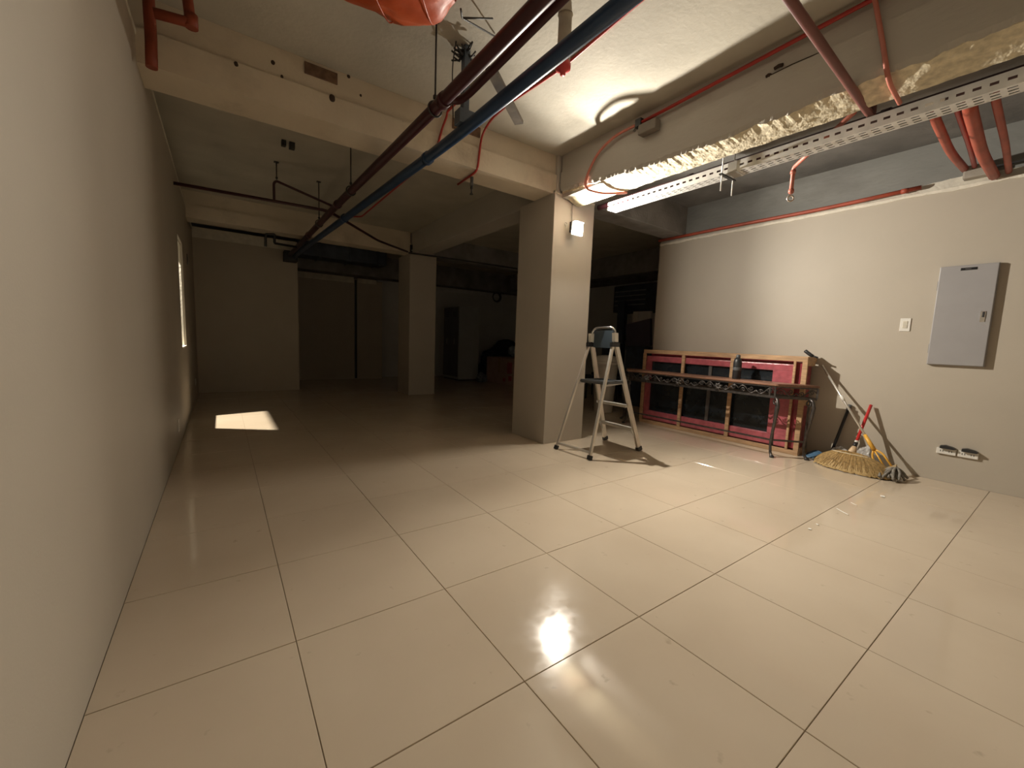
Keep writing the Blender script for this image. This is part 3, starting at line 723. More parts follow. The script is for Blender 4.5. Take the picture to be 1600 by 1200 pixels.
leg(feet['rf'], hf + Vector((-0.035, 0, 0)), 0.022, 0.022); leg(feet['rn'], hn + Vector((-0.035, 0, 0)), 0.026, 0.026)
leg(feet['ff'], hf + Vector((0.02, 0, 0)), 0.022, 0.048); leg(feet['fn'], hn + Vector((0.02, 0, 0)), 0.026, 0.05)
for h in (hf, hn):
    part('hinge_bracket', obox(bmesh.new(), h + Vector((-0.005, 0, 0.012)), (0.055, 0, 0), (0, 0.018, 0), (0, 0, 0.022)), BLACKPL, lad, 'black plastic hinge bracket')
    part('rail_sleeve', obox(bmesh.new(), h + Vector((-0.005, 0, 0.085)), (0.024, 0, 0), (0, 0.020, 0), (-0.004, 0, 0.045)), WHITEPL, lad, 'white plastic sleeve')
rail = rounded([hf + Vector((0, 0, 0.02)), hf + Vector((0.0, -0.01, 0.155)), hf + Vector((0.005, -0.05, 0.187)), hn + Vector((-0.005, 0.05, 0.187)), hn + Vector((0, 0.01, 0.155)), hn + Vector((0, 0, 0.02))], 0.04)
part('handrail', ntube(rail, 0.011, n=12), CHROME, lad)
# back tray panel between the rails
bm = bmesh.new(); bar(bm, (hf + hn) / 2 + Vector((0, 0, 0.16)), (hf + hn) / 2 + Vector((0.0, 0, -0.02)), 0.25, 0.012, up=(1, 0, 0))
part('tool_tray_panel', bm, mat('slate_plastic', (0.05, 0.075, 0.10), 0.5, var=0.15), lad, 'slate blue plastic panel')
def rung(z, depth, th, m, name, ext=0.0):
    s = z / 1.11
    a = feet['ff'].lerp(hf + Vector((0.02, 0, 0)), s); b = feet['fn'].lerp(hn + Vector((0.02, 0, 0)), s)
    c = (a + b) / 2; half = (a - b) / 2
    part(name, obox(bmesh.new(), c + Vector((-depth / 2 + 0.02, 0, 0)), (depth / 2, 0, 0), half * (1 - 0.02), (0, 0, th / 2)), m, lad)
rung(0.235, 0.085, 0.022, mat('step_tread', (0.50, 0.47, 0.42), 0.55, var=0.15), 'step')
rung(0.485, 0.085, 0.022, mat('step_tread', (0.50, 0.47, 0.42), 0.55, var=0.15), 'step')
s = 0.735 / 1.11
a = feet['ff'].lerp(hf, s); b = feet['fn'].lerp(hn, s); c = (a + b) / 2
bm = obox(bmesh.new(), c + Vector((-0.11, 0, 0)), (0.145, 0, 0), (a - b) / 2 * 1.02, (0, 0, 0.018))
bmesh.ops.bevel(bm, geom=bm.edges[:], offset=0.008, segments=2, affect='EDGES')
pl = part('platform', bm, GREYPL, lad, 'dark grey ribbed top platform')
for k in range(7):
    x = c.x - 0.23 + k * 0.038
    part('grip_rib', nb(x, x + 0.012, c.y - 0.14, c.y + 0.14, 0.752, 0.756), BLACKPL, pl)
part('cross_bar', bar(bmesh.new(), feet['rf'].lerp(hf, 0.06), feet['rn'].lerp(hn, 0.06), 0.02, 0.02), STEEL, lad)
for y, fr, ff, h in ((0, 'rf', 'ff', hf), (0, 'rn', 'fn', hn)):
    part('spreader_strap', bar(bmesh.new(), feet[fr].lerp(h, 0.64), feet[ff].lerp(h, 0.66), 0.004, 0.02), STEEL, lad)
for fkey, h in (('ff', hf), ('fn', hn)):
    a = feet[fkey].lerp(h, 0.02); b = feet[fkey].lerp(h, 0.21) + Vector((-0.05, 0, 0))
    part('brace', bar(bmesh.new(), feet[fkey].lerp(h, 0.10), b, 0.006, 0.016), STEEL, lad)

# ================================================================== CRATE WITH PINK WRAPPED GLASS
CX0, CX1, CY0, CY1, CZ = 4.865, 5.11, 1.345, 3.415, 1.075
cr = thing('glass_crate', 'open timber crate of pink-wrapped dark glass leaning along the right wall', 'crate', ((CX0 + CX1) / 2, (CY0 + CY1) / 2, 0))
def timber(*a, **k): part('timber', nb(*a, **k, bev=0.004), PINE, cr)
W = 0.045
for x in (CX0, CX1 - 0.025):
    timber(x, x + 0.025, CY0, CY1, 0.0, 0.05); timber(x, x + 0.025, CY0, CY1, CZ - 0.055, CZ)
for y in (CY1 - 0.04, 2.755, 2.105, 1.45):
    w_ = 0.045 if y > 2 else 0.025
    timber(CX0 - 0.004, CX0 + 0.020, y, y + w_, 0.05, CZ - 0.055)
timber(CX0 + 0.004, CX0 + 0.03, CY0, CY0 + 0.05, 0.05, CZ - 0.055)
for y in (CY0 + 0.002, 2.1, CY1 - 0.04): timber(CX0 + 0.026, CX1 - 0.026, y, y + 0.04, CZ - 0.03, CZ - 0.002)
for z in (0.01, 0.55, CZ - 0.1): timber(CX0 + 0.03, CX1 - 0.026, CY0, CY0 + 0.022, z, z + 0.07)
for y in (CY0 + 0.06, 2.1, CY1 - 0.1): timber(CX0 + 0.026, CX1 - 0.026, y, y + 0.08, 0.0, 0.02)
# wrap: border frame
def frame(bm, x0, x1, ya, yb, za, zb, iy0, iy1, iz0, iz1, bev):
    box(bm, x0, x1, ya, yb, za, iz0, bev); box(bm, x0, x1, ya, yb, iz1, zb, bev)
    box(bm, x0, x1, ya, iy0, iz0 - 0.002, iz1 + 0.002, 0); box(bm, x0, x1, iy1, yb, iz0 - 0.002, iz1 + 0.002, 0)
    return bm
part('foam_wrap', frame(bmesh.new(), CX0 + 0.024, CX0 + 0.12, 1.475, 3.375, 0.06, 0.985, 1.68, 3.30, 0.19, 0.905, 0.012), PINKF, cr, 'glossy pink foam wrap round the glass edge')
part('foam_wrap', nb(CX0 + 0.035, CX1 - 0.03, 1.372, 1.472, 0.06, 1.015, bev=0.012), DARKPINK, cr, 'deep pink wrap layer at the crate end')
part('foam_wrap', nb(CX0 + 0.12, CX1 - 0.03, 1.475, 3.37, 0.03, 1.03, bev=0.01), DARKPINK, cr)
part('glass_panel', nb(CX0 + 0.06, CX0 + 0.075, 1.675, 3.305, 0.185, 0.91), DGLASS, cr, 'dark glass panel')
part('mullion', nb(CX0 + 0.045, CX0 + 0.06, 2.40, 2.44, 0.19, 0.905), mat('mullion_grey', (0.10, 0.09, 0.085), 0.5), cr)
t = thing('black_tool', 'small black tool lying on the crate corner', 'tool', (5.0, 1.45, CZ))
part('grip', ntube(rounded([Xp(1258, 548, 4.98), Xp(1263, 552, 4.98), Xp(1270, 557, 4.98)], 0.02), 0.018, n=10, rads=None), BLACKPL, t)
part('tip', ntube([Xp(1269, 556, 4.98), Xp(1278, 559, 4.98)], 0.009, n=8), BLACKPL, t)

# ================================================================== WROUGHT IRON CONSOLE TABLE
FX, BXk = 4.55, 4.845
FY0, FY1, KY0, KY1 = 1.50, 3.40, 1.20, 3.70
tb = thing('console_table', 'long wrought iron console table with scroll frieze in front of the crate', 'table', (4.68, 2.45, 0))
poly = [(BXk, KY0), (FX - 0.02, FY0 - 0.02), (FX - 0.02, FY1 + 0.02), (BXk, KY1)]
bm = bmesh.new()
lo = [bm.verts.new((x, y, 0.755)) for x, y in poly]; hi = [bm.verts.new((x, y, 0.782)) for x, y in poly]
bm.faces.new(lo[::-1]); bm.faces.new(hi)
for k in range(4): bm.faces.new((lo[k], lo[(k + 1) % 4], hi[(k + 1) % 4], hi[k]))
bmesh.ops.recalc_face_normals(bm, faces=bm.faces[:])
bmesh.ops.bevel(bm, geom=bm.edges[:], offset=0.006, segments=2, affect='EDGES')
part('table_top', bm, TABLEW, tb, 'thin brown wooden top')
ZR0, ZR1 = 0.640, 0.748
sides = [((BXk - 0.02, KY0 + 0.015), (FX, FY0)), ((FX, FY0), (FX, FY1)), ((FX, FY1), (BXk - 0.02, KY1 - 0.015)), ((BXk - 0.02, KY1 - 0.015), (BXk - 0.02, KY0 + 0.015))]
def P3(s, z): return Vector((s[0], s[1], z))
for k, (a, b) in enumerate(sides):
    part('frieze_rail', bar(bmesh.new(), P3(a, ZR0), P3(b, ZR0), 0.014, 0.026), IRON, tb)
    part('frieze_rail', bar(bmesh.new(), P3(a, ZR1), P3(b, ZR1), 0.014, 0.014), IRON, tb)
    if k == 3: continue
    L = (Vector(b) - Vector(a)).length; nwave = max(2, round(L / 0.20))
    d = (P3(b, 0) - P3(a, 0)) / nwave
    for i in range(nwave):
        p0 = P3(a, 0) + d * i
        pts = []
        for m in range(13):
            s = m / 12; z = (ZR0 + ZR1) / 2 + 0.036 * math.sin(2 * math.pi * s + (math.pi if i % 2 else 0))
            pts.append(p0 + d * s + Vector((0, 0, z)))
        part('scroll', ntube(pts, 0.0065, n=6), IRON, tb)
        for sgn in (-1, 1):       # curled ends
            cc = p0 + d * (0.5 + 0.22 * sgn) + Vector((0, 0, (ZR0 + ZR1) / 2 - 0.012 * sgn))
            du = d.normalized(); pts = []
            for m in range(15):
                ang = m / 14 * 2.6 * math.pi; r = 0.026 * (1 - m / 17)
                pts.append(cc + du * (r * math.cos(ang)) + Vector((0, 0, r * math.sin(ang) * sgn)))
            part('curl', ntube(pts, 0.005, n=5), IRON, tb)
# leaf ornaments on the front frieze
for y in (2.62, 2.10, 3.1):
    bm = bmesh.new()
    for k in range(7):
        ang = 2 * math.pi * k / 7
        c = Vector((FX - 0.012, y, 0.685)); u = Vector((0, math.cos(ang), math.sin(ang)))
        tube(bm, [c, c + u * 0.025, c + u * 0.055], 0.012, n=6, rads=[0.010, 0.017, 0.003])
    part('leaf_ornament', bm, IRON, tb)
for (x, y) in ((FX, FY0), (FX, FY1), (FX, FY0 + 0.05), (FX, FY1 - 0.05), (BXk - 0.02, KY0 + 0.015), (BXk - 0.02, KY1 - 0.015)):
    part('frieze_post', nb(x - 0.008, x + 0.008, y - 0.008, y + 0.008, ZR0, ZR1), IRON, tb)
def cab_leg(x, y, ox, oy):
    """twin-bar cabriole leg; (ox, oy) outward unit direction"""
    o = Vector((ox, oy, 0)); b = Vector((x, y, 0)); sd = Vector((-oy, ox, 0))
    prof = [(0.0, 0.645), (0.045, 0.615), (0.062, 0.555), (0.045, 0.44), (0.018, 0.28), (0.0, 0.14), (0.012, 0.05), (0.035, 0.018), (0.05, 0.016)]
    lg = part('leg', ntube([b + o * p + Vector((0, 0, z)) for p, z in prof], 0.015, n=8, rads=[0.013, 0.015, 0.017, 0.017, 0.015, 0.014, 0.014, 0.015, 0.013]), IRON, tb)
    prof2 = [(-0.02, 0.64), (0.0, 0.60), (-0.012, 0.50), (-0.012, 0.36), (-0.004, 0.22), (0.0, 0.12)]
    part('leg_strap', ntube([b + o * p + sd * 0.022 + Vector((0, 0, z)) for p, z in prof2], 0.009, n=6), IRON, lg)
    pts = []
    for m in range(18):
        ang = m / 17 * 2.4 * math.pi; r = 0.042 * (1 - m / 21)
        pts.append(b + o * (0.01 + r * math.cos(ang)) + Vector((0, 0, 0.585 + r * math.sin(ang))))
    part('leg_curl', ntube(pts, 0.008, n=6), IRON, lg)
    part('foot', ntube([b + o * 0.045 + Vector((0, 0, 0.001)), b + o * 0.045 + Vector((0, 0, 0.022))], 0.022, n=10), DARKM, lg)
cab_leg(FX + 0.01, FY0, -0.6, -0.8); cab_leg(FX + 0.01, FY1, -0.6, 0.8)
cab_leg(BXk - 0.06, KY0 + 0.07, -0.3, -0.95); cab_leg(BXk - 0.05, KY1 - 0.06, -0.3, 0.95)
for k, (a, b) in enumerate((((BXk - 0.06, KY0 + 0.07), (FX + 0.01, FY0)), ((FX + 0.01, FY0), (FX + 0.01, FY1)), ((FX + 0.01, FY1), (BXk - 0.05, KY1 - 0.06)))):
    part('stretcher', bar(bmesh.new(), P3(a, 0.18), P3(b, 0.18), 0.016, 0.018), IRON, tb)
# bottle on the table
bt = Vector((4.70, 1.985, 0.782))
t = thing('black_bottle', 'tall black bottle standing on the console table', 'bottle', bt)
part('body', nlathe([(0.040, 0.0), (0.045, 0.006), (0.045, 0.19), (0.038, 0.225), (0.022, 0.245)], bt, n=24), BLACKPL, t)
part('cap', nlathe([(0.022, 0.243), (0.024, 0.25), (0.022, 0.278), (0.012, 0.284)], bt, n=20), GREYPL, t)
part('grip_band', nlathe([(0.0462, 0.10), (0.0468, 0.105), (0.0468, 0.13), (0.0462, 0.135)], bt, n=24), GREYPL, t)

# ================================================================== BREAKER PANEL, SWITCH, OUTLETS
PX = 5.085
_a, _b = Xp(1448, 568.5, PX), Xp(1561, 410, PX)
PY0, PY1, PZ0, PZ1 = _b.y - 0.004, _a.y, _a.z, _b.z
t = thing('breaker_panel', 'grey steel breaker panel fixed on the right wall', 'panel', (XR, 0.30, PZ0))
part('housing', nb(PX + 0.012, XR, PY0 - 0.004, PY1 + 0.004, PZ0 - 0.004, PZ1 + 0.004, bev=0.004), PANELM, t)
dr = part('door', nb(PX, PX + 0.014, PY0, PY1, PZ0, PZ1, bev=0.004), PANELM, t)
_l, _r = Xp(1501, 421, PX), Xp(1527.5, 418.5, PX)
part('label_plate', nb(PX - 0.003, PX + 0.002, _r.y, _l.y, _l.z - 0.011, _l.z + 0.011, bev=0.002), INK, dr, 'black maker label with tiny white print')
part('label_print', nb(PX - 0.0034, PX - 0.0028, (_l.y + _r.y) / 2 - 0.014, (_l.y + _r.y) / 2 + 0.02, _l.z - 0.0035, _l.z + 0.0035), mat('dull_print', (0.10, 0.09, 0.09), 0.5), dr)
part('lock_plate', nb(PX - 0.004, PX + 0.002, 0.175, 0.207, 1.435, 1.525, bev=0.002), CHROME, dr, 'chrome latch plate')
part('lock_lever', nb(PX - 0.010, PX - 0.003, 0.181, 0.195, 1.475, 1.52, bev=0.002), DARKM, dr)
part('hinge', nb(PX + 0.004, PX + 0.018, PY1 - 0.001, PY1 + 0.007, 1.72, 1.80), PANELM, t); part('hinge', nb(PX + 0.004, PX + 0.018, PY1 - 0.001, PY1 + 0.007, 1.16, 1.24), PANELM, t)
t = thing('light_switch', 'white wall switch plate beside the breaker panel', 'switch', (XR, 0.677, 1.355))
part('plate', nb(XR - 0.008, XR, 0.640, 0.714, 1.357, 1.479, bev=0.003), WHITEPL, t)
for z in (1.385, 1.42): part('rocker', nb(XR - 0.012, XR - 0.007, 0.660, 0.694, z, z + 0.032, bev=0.002), mat('switch_rocker', (0.62, 0.58, 0.48), 0.4), t)
for k, (ya, yb, lab) in enumerate(((0.225, 0.348, 'white outlet plate with black plug, the one nearer the brooms'), (0.092, 0.214, 'white outlet plate with black plug, the one below the breaker panel'))):
    t = thing('wall_outlet', lab, 'outlet', (XR, (ya + yb) / 2, 0.25), 'outlets low on the right wall')
    pl = part('plate', nb(XR - 0.022, XR, ya, yb, 0.255, 0.308, bev=0.004), WHITEPL, t)
    for s in (0.28, 0.72):
        y = ya + (yb - ya) * s
        for dy in (-0.008, 0.008): part('socket_slot', nb(XR - 0.0232, XR - 0.0215, y + dy - 0.002, y + dy + 0.002, 0.276, 0.291), BLACKPL, pl)
    bm = bmesh.new(); y0, y1 = ya + 0.008, yb - 0.022
    pts = [(y0, 0.308), (y1, 0.308), (y1, 0.330), (y1 - 0.03, 0.338), (y0 + 0.02, 0.330), (y0, 0.322)]
    f = [bm.verts.new((XR - 0.05, y, z)) for y, z in pts]; g_ = [bm.verts.new((XR, y, z)) for y, z in pts]
    bm.faces.new(f); bm.faces.new(g_[::-1])
    for q in range(6): bm.faces.new((f[q], g_[q], g_[(q + 1) % 6], f[(q + 1) % 6]))
    bmesh.ops.recalc_face_normals(bm, faces=bm.faces[:])
    part('black_plug', bm, BLACKPL, t, 'black plug body on top of the plate')
for (px, py, h, w_, lab) in ((278, 665, 0.12, 0.075, 'small white outlet plate low on the left wall'), (305, 597, 0.10, 0.07, 'small pale plate at the far end of the left wall'), (292, 405, 0.14, 0.07, 'small dark switch plate high on the left wall past the window')):
    p = Xp(px, py, XL)
    m = WHITEPL if py > 500 else GREYPL
    t = thing('wall_plate', lab, 'plate', (XL, p.y, p.z - h / 2))
    part('plate', nb(XL, XL + 0.008, p.y - w_ / 2, p.y + w_ / 2, p.z - h / 2, p.z + h / 2, bev=0.002), m, t)
    part('insert', nb(XL + 0.007, XL + 0.011, p.y - w_ / 5, p.y + w_ / 5, p.z - h / 4, p.z + h / 4, bev=0.001), m, t)

# ================================================================== BROOMS
# soft straw broom lying fanned on the floor
neck = Vector((4.83, 0.875, 0.165)); htop = Xp(1361, 633, 5.095)
br = thing('straw_broom', 'golden straw fan broom with red handle leaning on the right wall', 'broom', (4.72, 0.88, 0))
hd = (htop - neck).normalized()
hn_ = part('handle', ntube([neck + hd * 0.10, htop], 0.0135, n=12), REDH, br, 'shiny red handle')
part('white_ring', ntube([neck + hd * 0.105, neck + hd * 0.125], 0.0155, n=12), WHITEPL, br)
part('black_band', ntube([neck + hd * 0.055, neck + hd * 0.105], 0.018, n=12), BLACKPL, br)
part('straw_neck', ntube([neck + hd * 0.06, neck + hd * 0.02, neck - hd * 0.03], 0.03, n=14, rads=[0.02, 0.030, 0.040]), STRAWN, br, 'pale bound straw neck')
tips = [Vector(p) for p in ((4.88, 1.20, 0.012), (4.73, 1.14, 0.012), (4.64, 1.02, 0.012), (4.60, 0.86, 0.012), (4.61, 0.70, 0.012), (4.66, 0.575, 0.012), (4.76, 0.50, 0.015))]
def tip(s):
    f = s * (len(tips) - 1); i = min(int(f), len(tips) - 2); return tips[i].lerp(tips[i + 1], f - i)
base0 = neck - hd * 0.02
bm = bmesh.new(); NU, NV = 60, 14; gt, gb = [], []
def fan(s, v, up):
    e = tip(s); st = base0 + Vector((0.0, (0.5 - s) * 0.07, 0.0))
    p = st.lerp(e, v)
    p.z = st.z * (1 - v) ** 0.8 + e.z * v + 0.055 * math.sin(math.pi * v) * (0.6 + 0.4 * math.cos((s - 0.5) * 3))
    p.z += 0.004 * noise.noise(Vector((s * 60, v * 2, 1)))
    ed = min(s, 1 - s)
    p.z += up * 0.016 * (1 - 0.75 * v) * min(1, ed * 8 + 0.2)
    if v == 1: p += (e - st).normalized() * 0.02 * noise.noise(Vector((s * 45, 3, 3)))
    p.z = max(p.z, 0.002 if up < 0 else 0.005)
    return p
for i in range(NU + 1):
    gt.append([bm.verts.new(fan(i / NU, j / NV, 1)) for j in range(NV + 1)]); gb.append([bm.verts.new(fan(i / NU, j / NV, -1)) for j in range(NV + 1)])
for i in range(NU):
    for j in range(NV):
        f = bm.faces.new((gt[i][j], gt[i][j + 1], gt[i + 1][j + 1], gt[i + 1][j])); f.smooth = True
        bm.faces.new((gb[i][j], gb[i + 1][j], gb[i + 1][j + 1], gb[i][j + 1]))
    bm.faces.new((gt[i][NV], gb[i][NV], gb[i + 1][NV], gt[i + 1][NV])); bm.faces.new((gt[i][0], gt[i + 1][0], gb[i + 1][0], gb[i][0]))
for j in range(NV):
    bm.faces.new((gt[0][j], gb[0][j], gb[0][j + 1], gt[0][j + 1])); bm.faces.new((gt[NU][j], gt[NU][j + 1], gb[NU][j + 1], gb[NU][j]))
bmesh.ops.recalc_face_normals(bm, faces=bm.faces[:])
part('bristles', bm, STRAW, br, 'golden straw fan', kind='stuff')
bm = bmesh.new()
for k in range(420):      # loose straws on the fan
    s = random.random(); v0 = random.uniform(0.05, 0.5); v1 = random.uniform(0.75, 1.0)
    pts = [fan(s, v0 + (v1 - v0) * q / 4, 1) + Vector((0, 0, 0.003)) for q in range(5)]
    tube(bm, pts, 0.0022, n=4, cap=False)
part('loose_straws', bm, mat('dark_straw', (0.33, 0.21, 0.075), 0.7, var=0.4, scale=60), br, kind='stuff')
pts = [fan(s / 20, 0.46, 1) + Vector((0, 0, 0.004)) for s in range(3, 18)]
part('stitching', ntube(pts, 0.004, n=6), mat('white_thread', (0.75, 0.68, 0.5), 0.8), br, 'pale stitched band')
# yellow forked mop
mh = Vector((4.78, 0.60, 0.07)); mt = Vector((5.085, 1.285, 0.99)); md = (mt - mh).normalized()
mp_ = thing('forked_mop', 'silver pole mop with yellow fork leaning over the straw broom', 'mop', (4.78, 0.60, 0))
part('pole', ntube([mh + md * 0.28, mt], 0.0105, n=12), ALU, mp_, 'silver pole')
part('pole_sleeve', ntube([mh + md * 0.74, mh + md * 0.80], 0.0145, n=12), WHITEPL, mp_)
fk = part('fork', ntube([mh + md * 0.36, mh + md * 0.28, mh + md * 0.20], 0.02, n=12, rads=[0.014, 0.018, 0.02]), YELLOWP, mp_, 'yellow plastic fork')
sd = md.cross(Vector((1, 0, 0))).normalized()
for sgn in (-1, 1):
    part('prong', ntube(rounded([mh + md * 0.21, mh + md * 0.15 + sd * 0.045 * sgn, mh + md * 0.02 + sd * 0.05 * sgn], 0.04), 0.009, n=8), YELLOWP, fk)
part('prong', ntube([mh + md * 0.2, mh + md * 0.03], 0.007, n=8), YELLOWP, fk)
part('clamp_bar', obox(bmesh.new(), mh + md * 0.01, sd * 0.085, Vector((0.02, 0, 0)), Vector((0, 0, 0.012))), mat('pale_clamp', (0.62, 0.48, 0.28), 0.5), mp_)
bm = bmesh.new()
for k in range(70):       # looped yarn
    a = mh + sd * random.uniform(-0.08, 0.08); ang = random.uniform(0, 2 * math.pi); rr = random.uniform(0.04, 0.13)
    e = Vector((a.x + rr * math.cos(ang) - 0.03, a.y + rr * math.sin(ang) * 0.9, 0.012 + random.random() * 0.02))
    mid = (a + e) / 2 + Vector((random.uniform(-.02, .02), random.uniform(-.02, .02), 0.02)); mid.z = max(mid.z, 0.03)
    tube(bm, rounded([a, mid, e], 0.04), 0.011, n=5)
part('yarn_head', bm, MOPG, mp_, 'grey looped yarn head', kind='stuff')
# black pole
pa, pb = Vector((5.105, 1.01, 0.60)), Vector((5.06, 1.12, 0.0))
t = thing('black_pole', 'black pole leaning upright on the right wall behind the brooms', 'pole', pb)
part('shaft', ntube([pb, pb.lerp(pa, 0.9)], 0.014, n=12), BLACKPL, t); part('end_cap', ntube([pb.lerp(pa, 0.9), pa], 0.018, n=12), GREYPL, t)
# dustpan
t = thing('dustpan', 'dull blue plastic dustpan lying behind the straw broom', 'dustpan', (4.95, 1.20, 0))
bm = bmesh.new(); gd = []
for i in range(9):
    a = i / 8; gd.append([bm.verts.new((4.89 + 0.14 * b_ / 6, 1.13 + 0.18 * a, 0.008 + 0.05 * math.sin(math.pi * a) * (b_ / 6) + 0.01 * (b_ / 6))) for b_ in range(7)])
for i in range(8):
    for j in range(6): bm.faces.new((gd[i][j], gd[i][j + 1], gd[i + 1][j + 1], gd[i + 1][j])).smooth = True
bmesh.ops.recalc_face_normals(bm, faces=bm.faces[:]); bmesh.ops.solidify(bm, geom=bm.faces[:], thickness=0.004)
part('pan', bm, BLUEPL, t); part('rim', ntube([(5.03, 1.13 + 0.18 * a / 8, 0.018 + 0.05 * math.sin(math.pi * a / 8)) for a in range(9)], 0.006, n=6), BLUEPL, t)
def crumple(name, c, r, sq, m, label, cat, seed):
    bm = bmesh.new(); bmesh.ops.create_icosphere(bm, subdivisions=4, radius=1)
    for v in bm.verts:
        p = v.co.copy(); k = 1 + 0.35 * noise.noise(p * 2 + Vector((seed, 0, 0))) + 0.22 * abs(noise.noise(p * 5 + Vector((0, seed, 0))))
        v.co = Vector((c[0] + p.x * r * sq[0] * k, c[1] + p.y * r * sq[1] * k, max(0.002, c[2] + p.z * r * sq[2] * k)))
    return solo(name, bm, m, label, cat)
crumple('plastic_bag', (5.02, 1.02, 0.075), 0.075, (0.7, 1, 1), BAGM, 'crumpled clear plastic bag between dustpan and black pole', 'bag', 3)
crumple('plastic_bag', (5.03, 0.80, 0.10), 0.085, (0.6, 1, 1.2), BAGM, 'crumpled clear plastic bag behind the red broom handle', 'bag', 8)
# scraps on the floor
for k, (px, py, L, wd, rz, lab) in enumerate(((1316, 800, 0.11, 0.014, 0.9, 'long white paper strip on the tiles in front of the straw broom'), (1334, 788, 0.06, 0.012, 0.9, 'short white paper strip on the tiles in front of the straw broom'),
                                        (1265, 827, 0.022, 0.018, 0.2, 'tiny white paper scrap on a tile corner'), (1277, 820, 0.025, 0.012, 0.7, 'tiny white paper sliver on a grout joint'), (1379, 776, 0.05, 0.03, 0.3, 'torn paper scrap on the tiles near the mop head'))):
    p = Zp(px, py, 0.0); bm = bmesh.new()
    N_ = 6
    top = []
    for i in range(N_ + 1):
        s = i / N_ - 0.5; ww = wd * (0.7 + 0.3 * math.cos(s * 3)) / 2
        d_ = Vector((math.cos(rz), math.sin(rz), 0)); n_ = Vector((-d_.y, d_.x, 0))
        z = 0.002 + 0.004 * abs(s)
        top.append([bm.verts.new(p + d_ * s * L + n_ * ww + Vector((0, 0, z))), bm.verts.new(p + d_ * s * L - n_ * ww + Vector((0, 0, z)))])
    for i in range(N_): bm.faces.new((top[i][0], top[i + 1][0], top[i + 1][1], top[i][1]))
    bm.normal_update(); bmesh.ops.solidify(bm, geom=bm.faces[:], thickness=0.0008)
    solo('paper_scrap', bm, SCRAP, lab, 'scrap')

# ================================================================== FAR BAY AND SIDE STORE
t = thing('locker_cabinet', 'tall steel locker with dark doors standing before the pale far wall', 'cabinet', (5.26, 9.85, 0))
part('body', nb(4.98, 5.60, 9.40, 10.30, 0.03, 1.99, bev=0.006), LOCKER, t)
for k in range(2):
    y0 = 9.42 + 0.44 * k
    dd = part('door', nb(4.962, 4.982, y0, y0 + 0.425, 0.10, 1.97, bev=0.004), LOCKERD, t)
    part('handle', nb(4.952, 4.964, y0 + 0.20, y0 + 0.225, 0.98, 1.12), STEEL, dd)
    for q in range(3): part('vent_slot', nb(4.959, 4.963, y0 + 0.12, y0 + 0.30, 1.72 + 0.05 * q, 1.735 + 0.05 * q), BLACKPL, dd)
part('plinth', nb(5.0, 5.58, 9.43, 10.28, 0, 0.03), BLACKPL, t)
t = thing('carton_box', 'large pinkish carton with red print on the far floor', 'box', (6.1, 8.5, 0))
part('carton', nb(5.70, 6.45, 7.85, 9.12, 0, 0.68, bev=0.008), CARTON, t)
part('tape', nb(5.697, 6.453, 8.46, 8.53, 0.30, 0.683), mat('brown_tape', (0.40, 0.27, 0.17), 0.4), t)
for k, (ya, yb, za, zb) in enumerate(((7.92, 8.12, 0.30, 0.58), (7.92, 8.05, 0.12, 0.24), (8.2, 8.3, 0.08, 0.16))):
    part('red_print', nb(5.695, 5.70, ya, yb, za, zb), CARTONR, t)
crumple('plastic_bag', (6.0, 8.2, 0.85), 0.18, (1, 1, 0.7), mat('blue_grey_bag', (0.30, 0.36, 0.42), 0.5, var=0.2), 'blue-grey plastic bag on top of the pinkish carton', 'bag', 5)
crumple('covered_heap', (7.0, 10.0, 0.45), 0.62, (1.4, 0.8, 0.95), DARKFAB, 'dark cloth covered heap beside the locker cabinet', 'heap', 12)
crumple('rubble_sack', (5.45, 8.95, 0.10), 0.16, (0.8, 0.9, 0.9), mat('grey_sack', (0.14, 0.15, 0.17), 0.8, var=0.4, scale=15), 'small grey sack on the floor between locker and carton', 'sack', 15)
# coil of wire on the far wall
c = Vector((7.04, 10.80, 2.50)); bm = bmesh.new()
t = thing('wire_coil', 'coil of cable hanging at the top of the pale far wall', 'coil', c)
for k in range(4):
    rr = 0.16 - 0.012 * k
    part('turn', ntube([c + Vector((rr * math.cos(a), 0.012 * k - 0.02, rr * math.sin(a))) for a in [2 * math.pi * q / 24 for q in range(25)]], 0.012, n=6), mat('cable_grey', (0.16, 0.17, 0.2), 0.6), t)
part('hook', ntube([c + Vector((0, 0.1, 0.16)), c + Vector((0, -0.02, 0.16))], 0.01, n=6), STEEL, t)
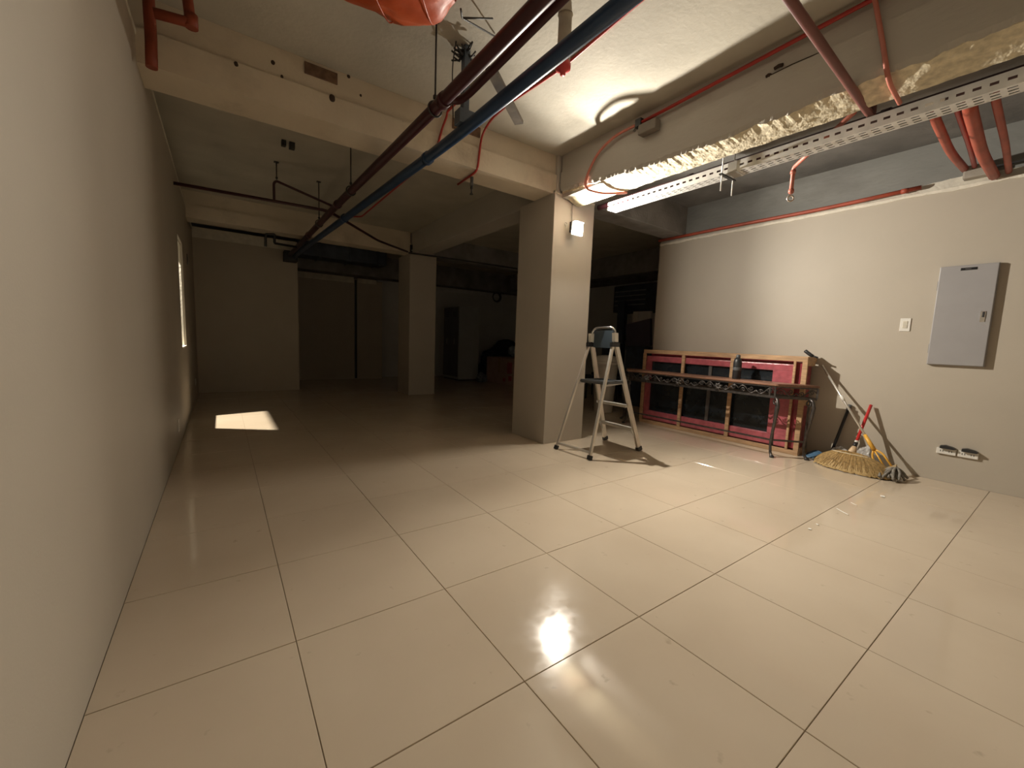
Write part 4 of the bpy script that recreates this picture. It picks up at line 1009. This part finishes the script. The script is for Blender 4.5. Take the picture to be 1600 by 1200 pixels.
# store room
struct('pillar_store', nb(7.9, 8.2, 7.95, 8.3, 0, 2.66), CONC, 'dark corner pillar of the store room', 'pillar')
pa, pb = Xp(960, 448, 7.7), Xp(1020, 486, 7.7)
t = thing('store_duct', 'dark louvred air unit on the store room wall', 'air unit', (7.9, (pa.y + pb.y) / 2, pb.z))
part('casing', nb(7.70, 8.19, 5.2, pa.y, pb.z, pa.z, bev=0.02), DUCTM, t)
for k in range(4):
    z = pb.z + (pa.z - pb.z) * (0.25 + 0.17 * k)
    part('louvre', nb(7.685, 7.70, 5.6, pa.y - 0.05, z, z + 0.02), LOCKER, t)
pc = Xp(971, 470, 7.3)
solo('dark_post', nb(7.3, 7.42, pc.y - 0.10, pc.y + 0.10, 0, Xp(971, 470, 7.3).z, bev=0.01), DUCTM, 'dark upright board standing before the store room wall', 'board')
def chair(x, y, rz, label):
    t = thing('stacked_chair', label, 'chair', (x, y, 0), 'dark chairs stored behind the column')
    def q(*a): 
        b = nb(*a, bev=0.015); return b
    bmseat = q(x - 0.25, x + 0.25, y - 0.25, y + 0.25, 0.40, 0.50); part('seat', bmseat, DARKFAB, t)
    bmb = nb(x + 0.18, x + 0.26, y - 0.23, y + 0.23, 0.55, 1.15, bev=0.035); part('backrest', bmb, DARKFAB, t)
    for sx in (-0.22, 0.22):
        for sy in (-0.22, 0.22): part('leg', ntube([(x + sx, y + sy, 0), (x + sx, y + sy, 0.41)], 0.016, n=8), DARKM, t)
    for sy in (-0.18, 0.18): part('back_post', ntube([(x + 0.22, y + sy, 0.48), (x + 0.22, y + sy, 0.62)], 0.014, n=8), DARKM, t)
chair(6.15, 5.35, 0, 'dark upholstered chair stored behind the near column')
chair(6.75, 5.75, 0, 'dark upholstered chair standing against the board in the store room')
pa, pb = Xp(978, 504, 6.0), Xp(1010, 546, 6.0)
t = thing('dark_cabinet', 'dark low cabinet with slanted top panel past the right wall end', 'cabinet', (6.3, (pa.y + pb.y) / 2, 0))
part('carcass', nb(6.05, 6.55, pb.y - 0.1, pa.y, 0, pb.z + 0.05, bev=0.01), DARKFAB, t)
part('top_panel', obox(bmesh.new(), (6.1, (pa.y + pb.y) / 2 + 0.02, (pa.z + pb.z) / 2 + 0.02), (0.03, 0, 0), (0, (pa.y - pb.y) / 2 + 0.02, -0.05), (0, 0.02, (pa.z - pb.z) / 2)), mat('plum_board', (0.06, 0.05, 0.075), 0.6), t)
part('handle', nb(6.03, 6.05, pb.y + 0.05, pb.y + 0.15, 0.6, 0.62), STEEL, t)
pa2, pb2 = Xp(990, 487, 6.75), Xp(1016, 506, 6.75)
t = thing('pale_partition', 'pale tall partition standing behind the dark cabinet', 'partition', (6.8, (pa2.y + pb2.y) / 2, 0))
part('board', nb(6.75, 6.80, pb2.y, pa2.y, 0, pa2.z, bev=0.006), PAINT_PALE, t); part('edge_strip', nb(6.74, 6.75, pa2.y - 0.12, pa2.y, 0.0, pa2.z), WHITEPL, t)
# pale bin behind the ladder
bc = Vector((5.0, 4.25, 0))
t = thing('pale_bin', 'tall pale plastic bin standing behind the stepladder', 'bin', bc)
part('bin_body', nlathe([(0.14, 0.0), (0.15, 0.02), (0.175, 0.45), (0.20, 0.80), (0.21, 0.81)], bc, n=28), BINM, t)
part('rim', nlathe([(0.205, 0.79), (0.215, 0.795), (0.215, 0.835), (0.19, 0.84)], bc, n=28), BINM, t)
part('lid', nlathe([(0.20, 0.838), (0.205, 0.85), (0.16, 0.93), (0.06, 0.95)], bc, n=28), BINM, t)
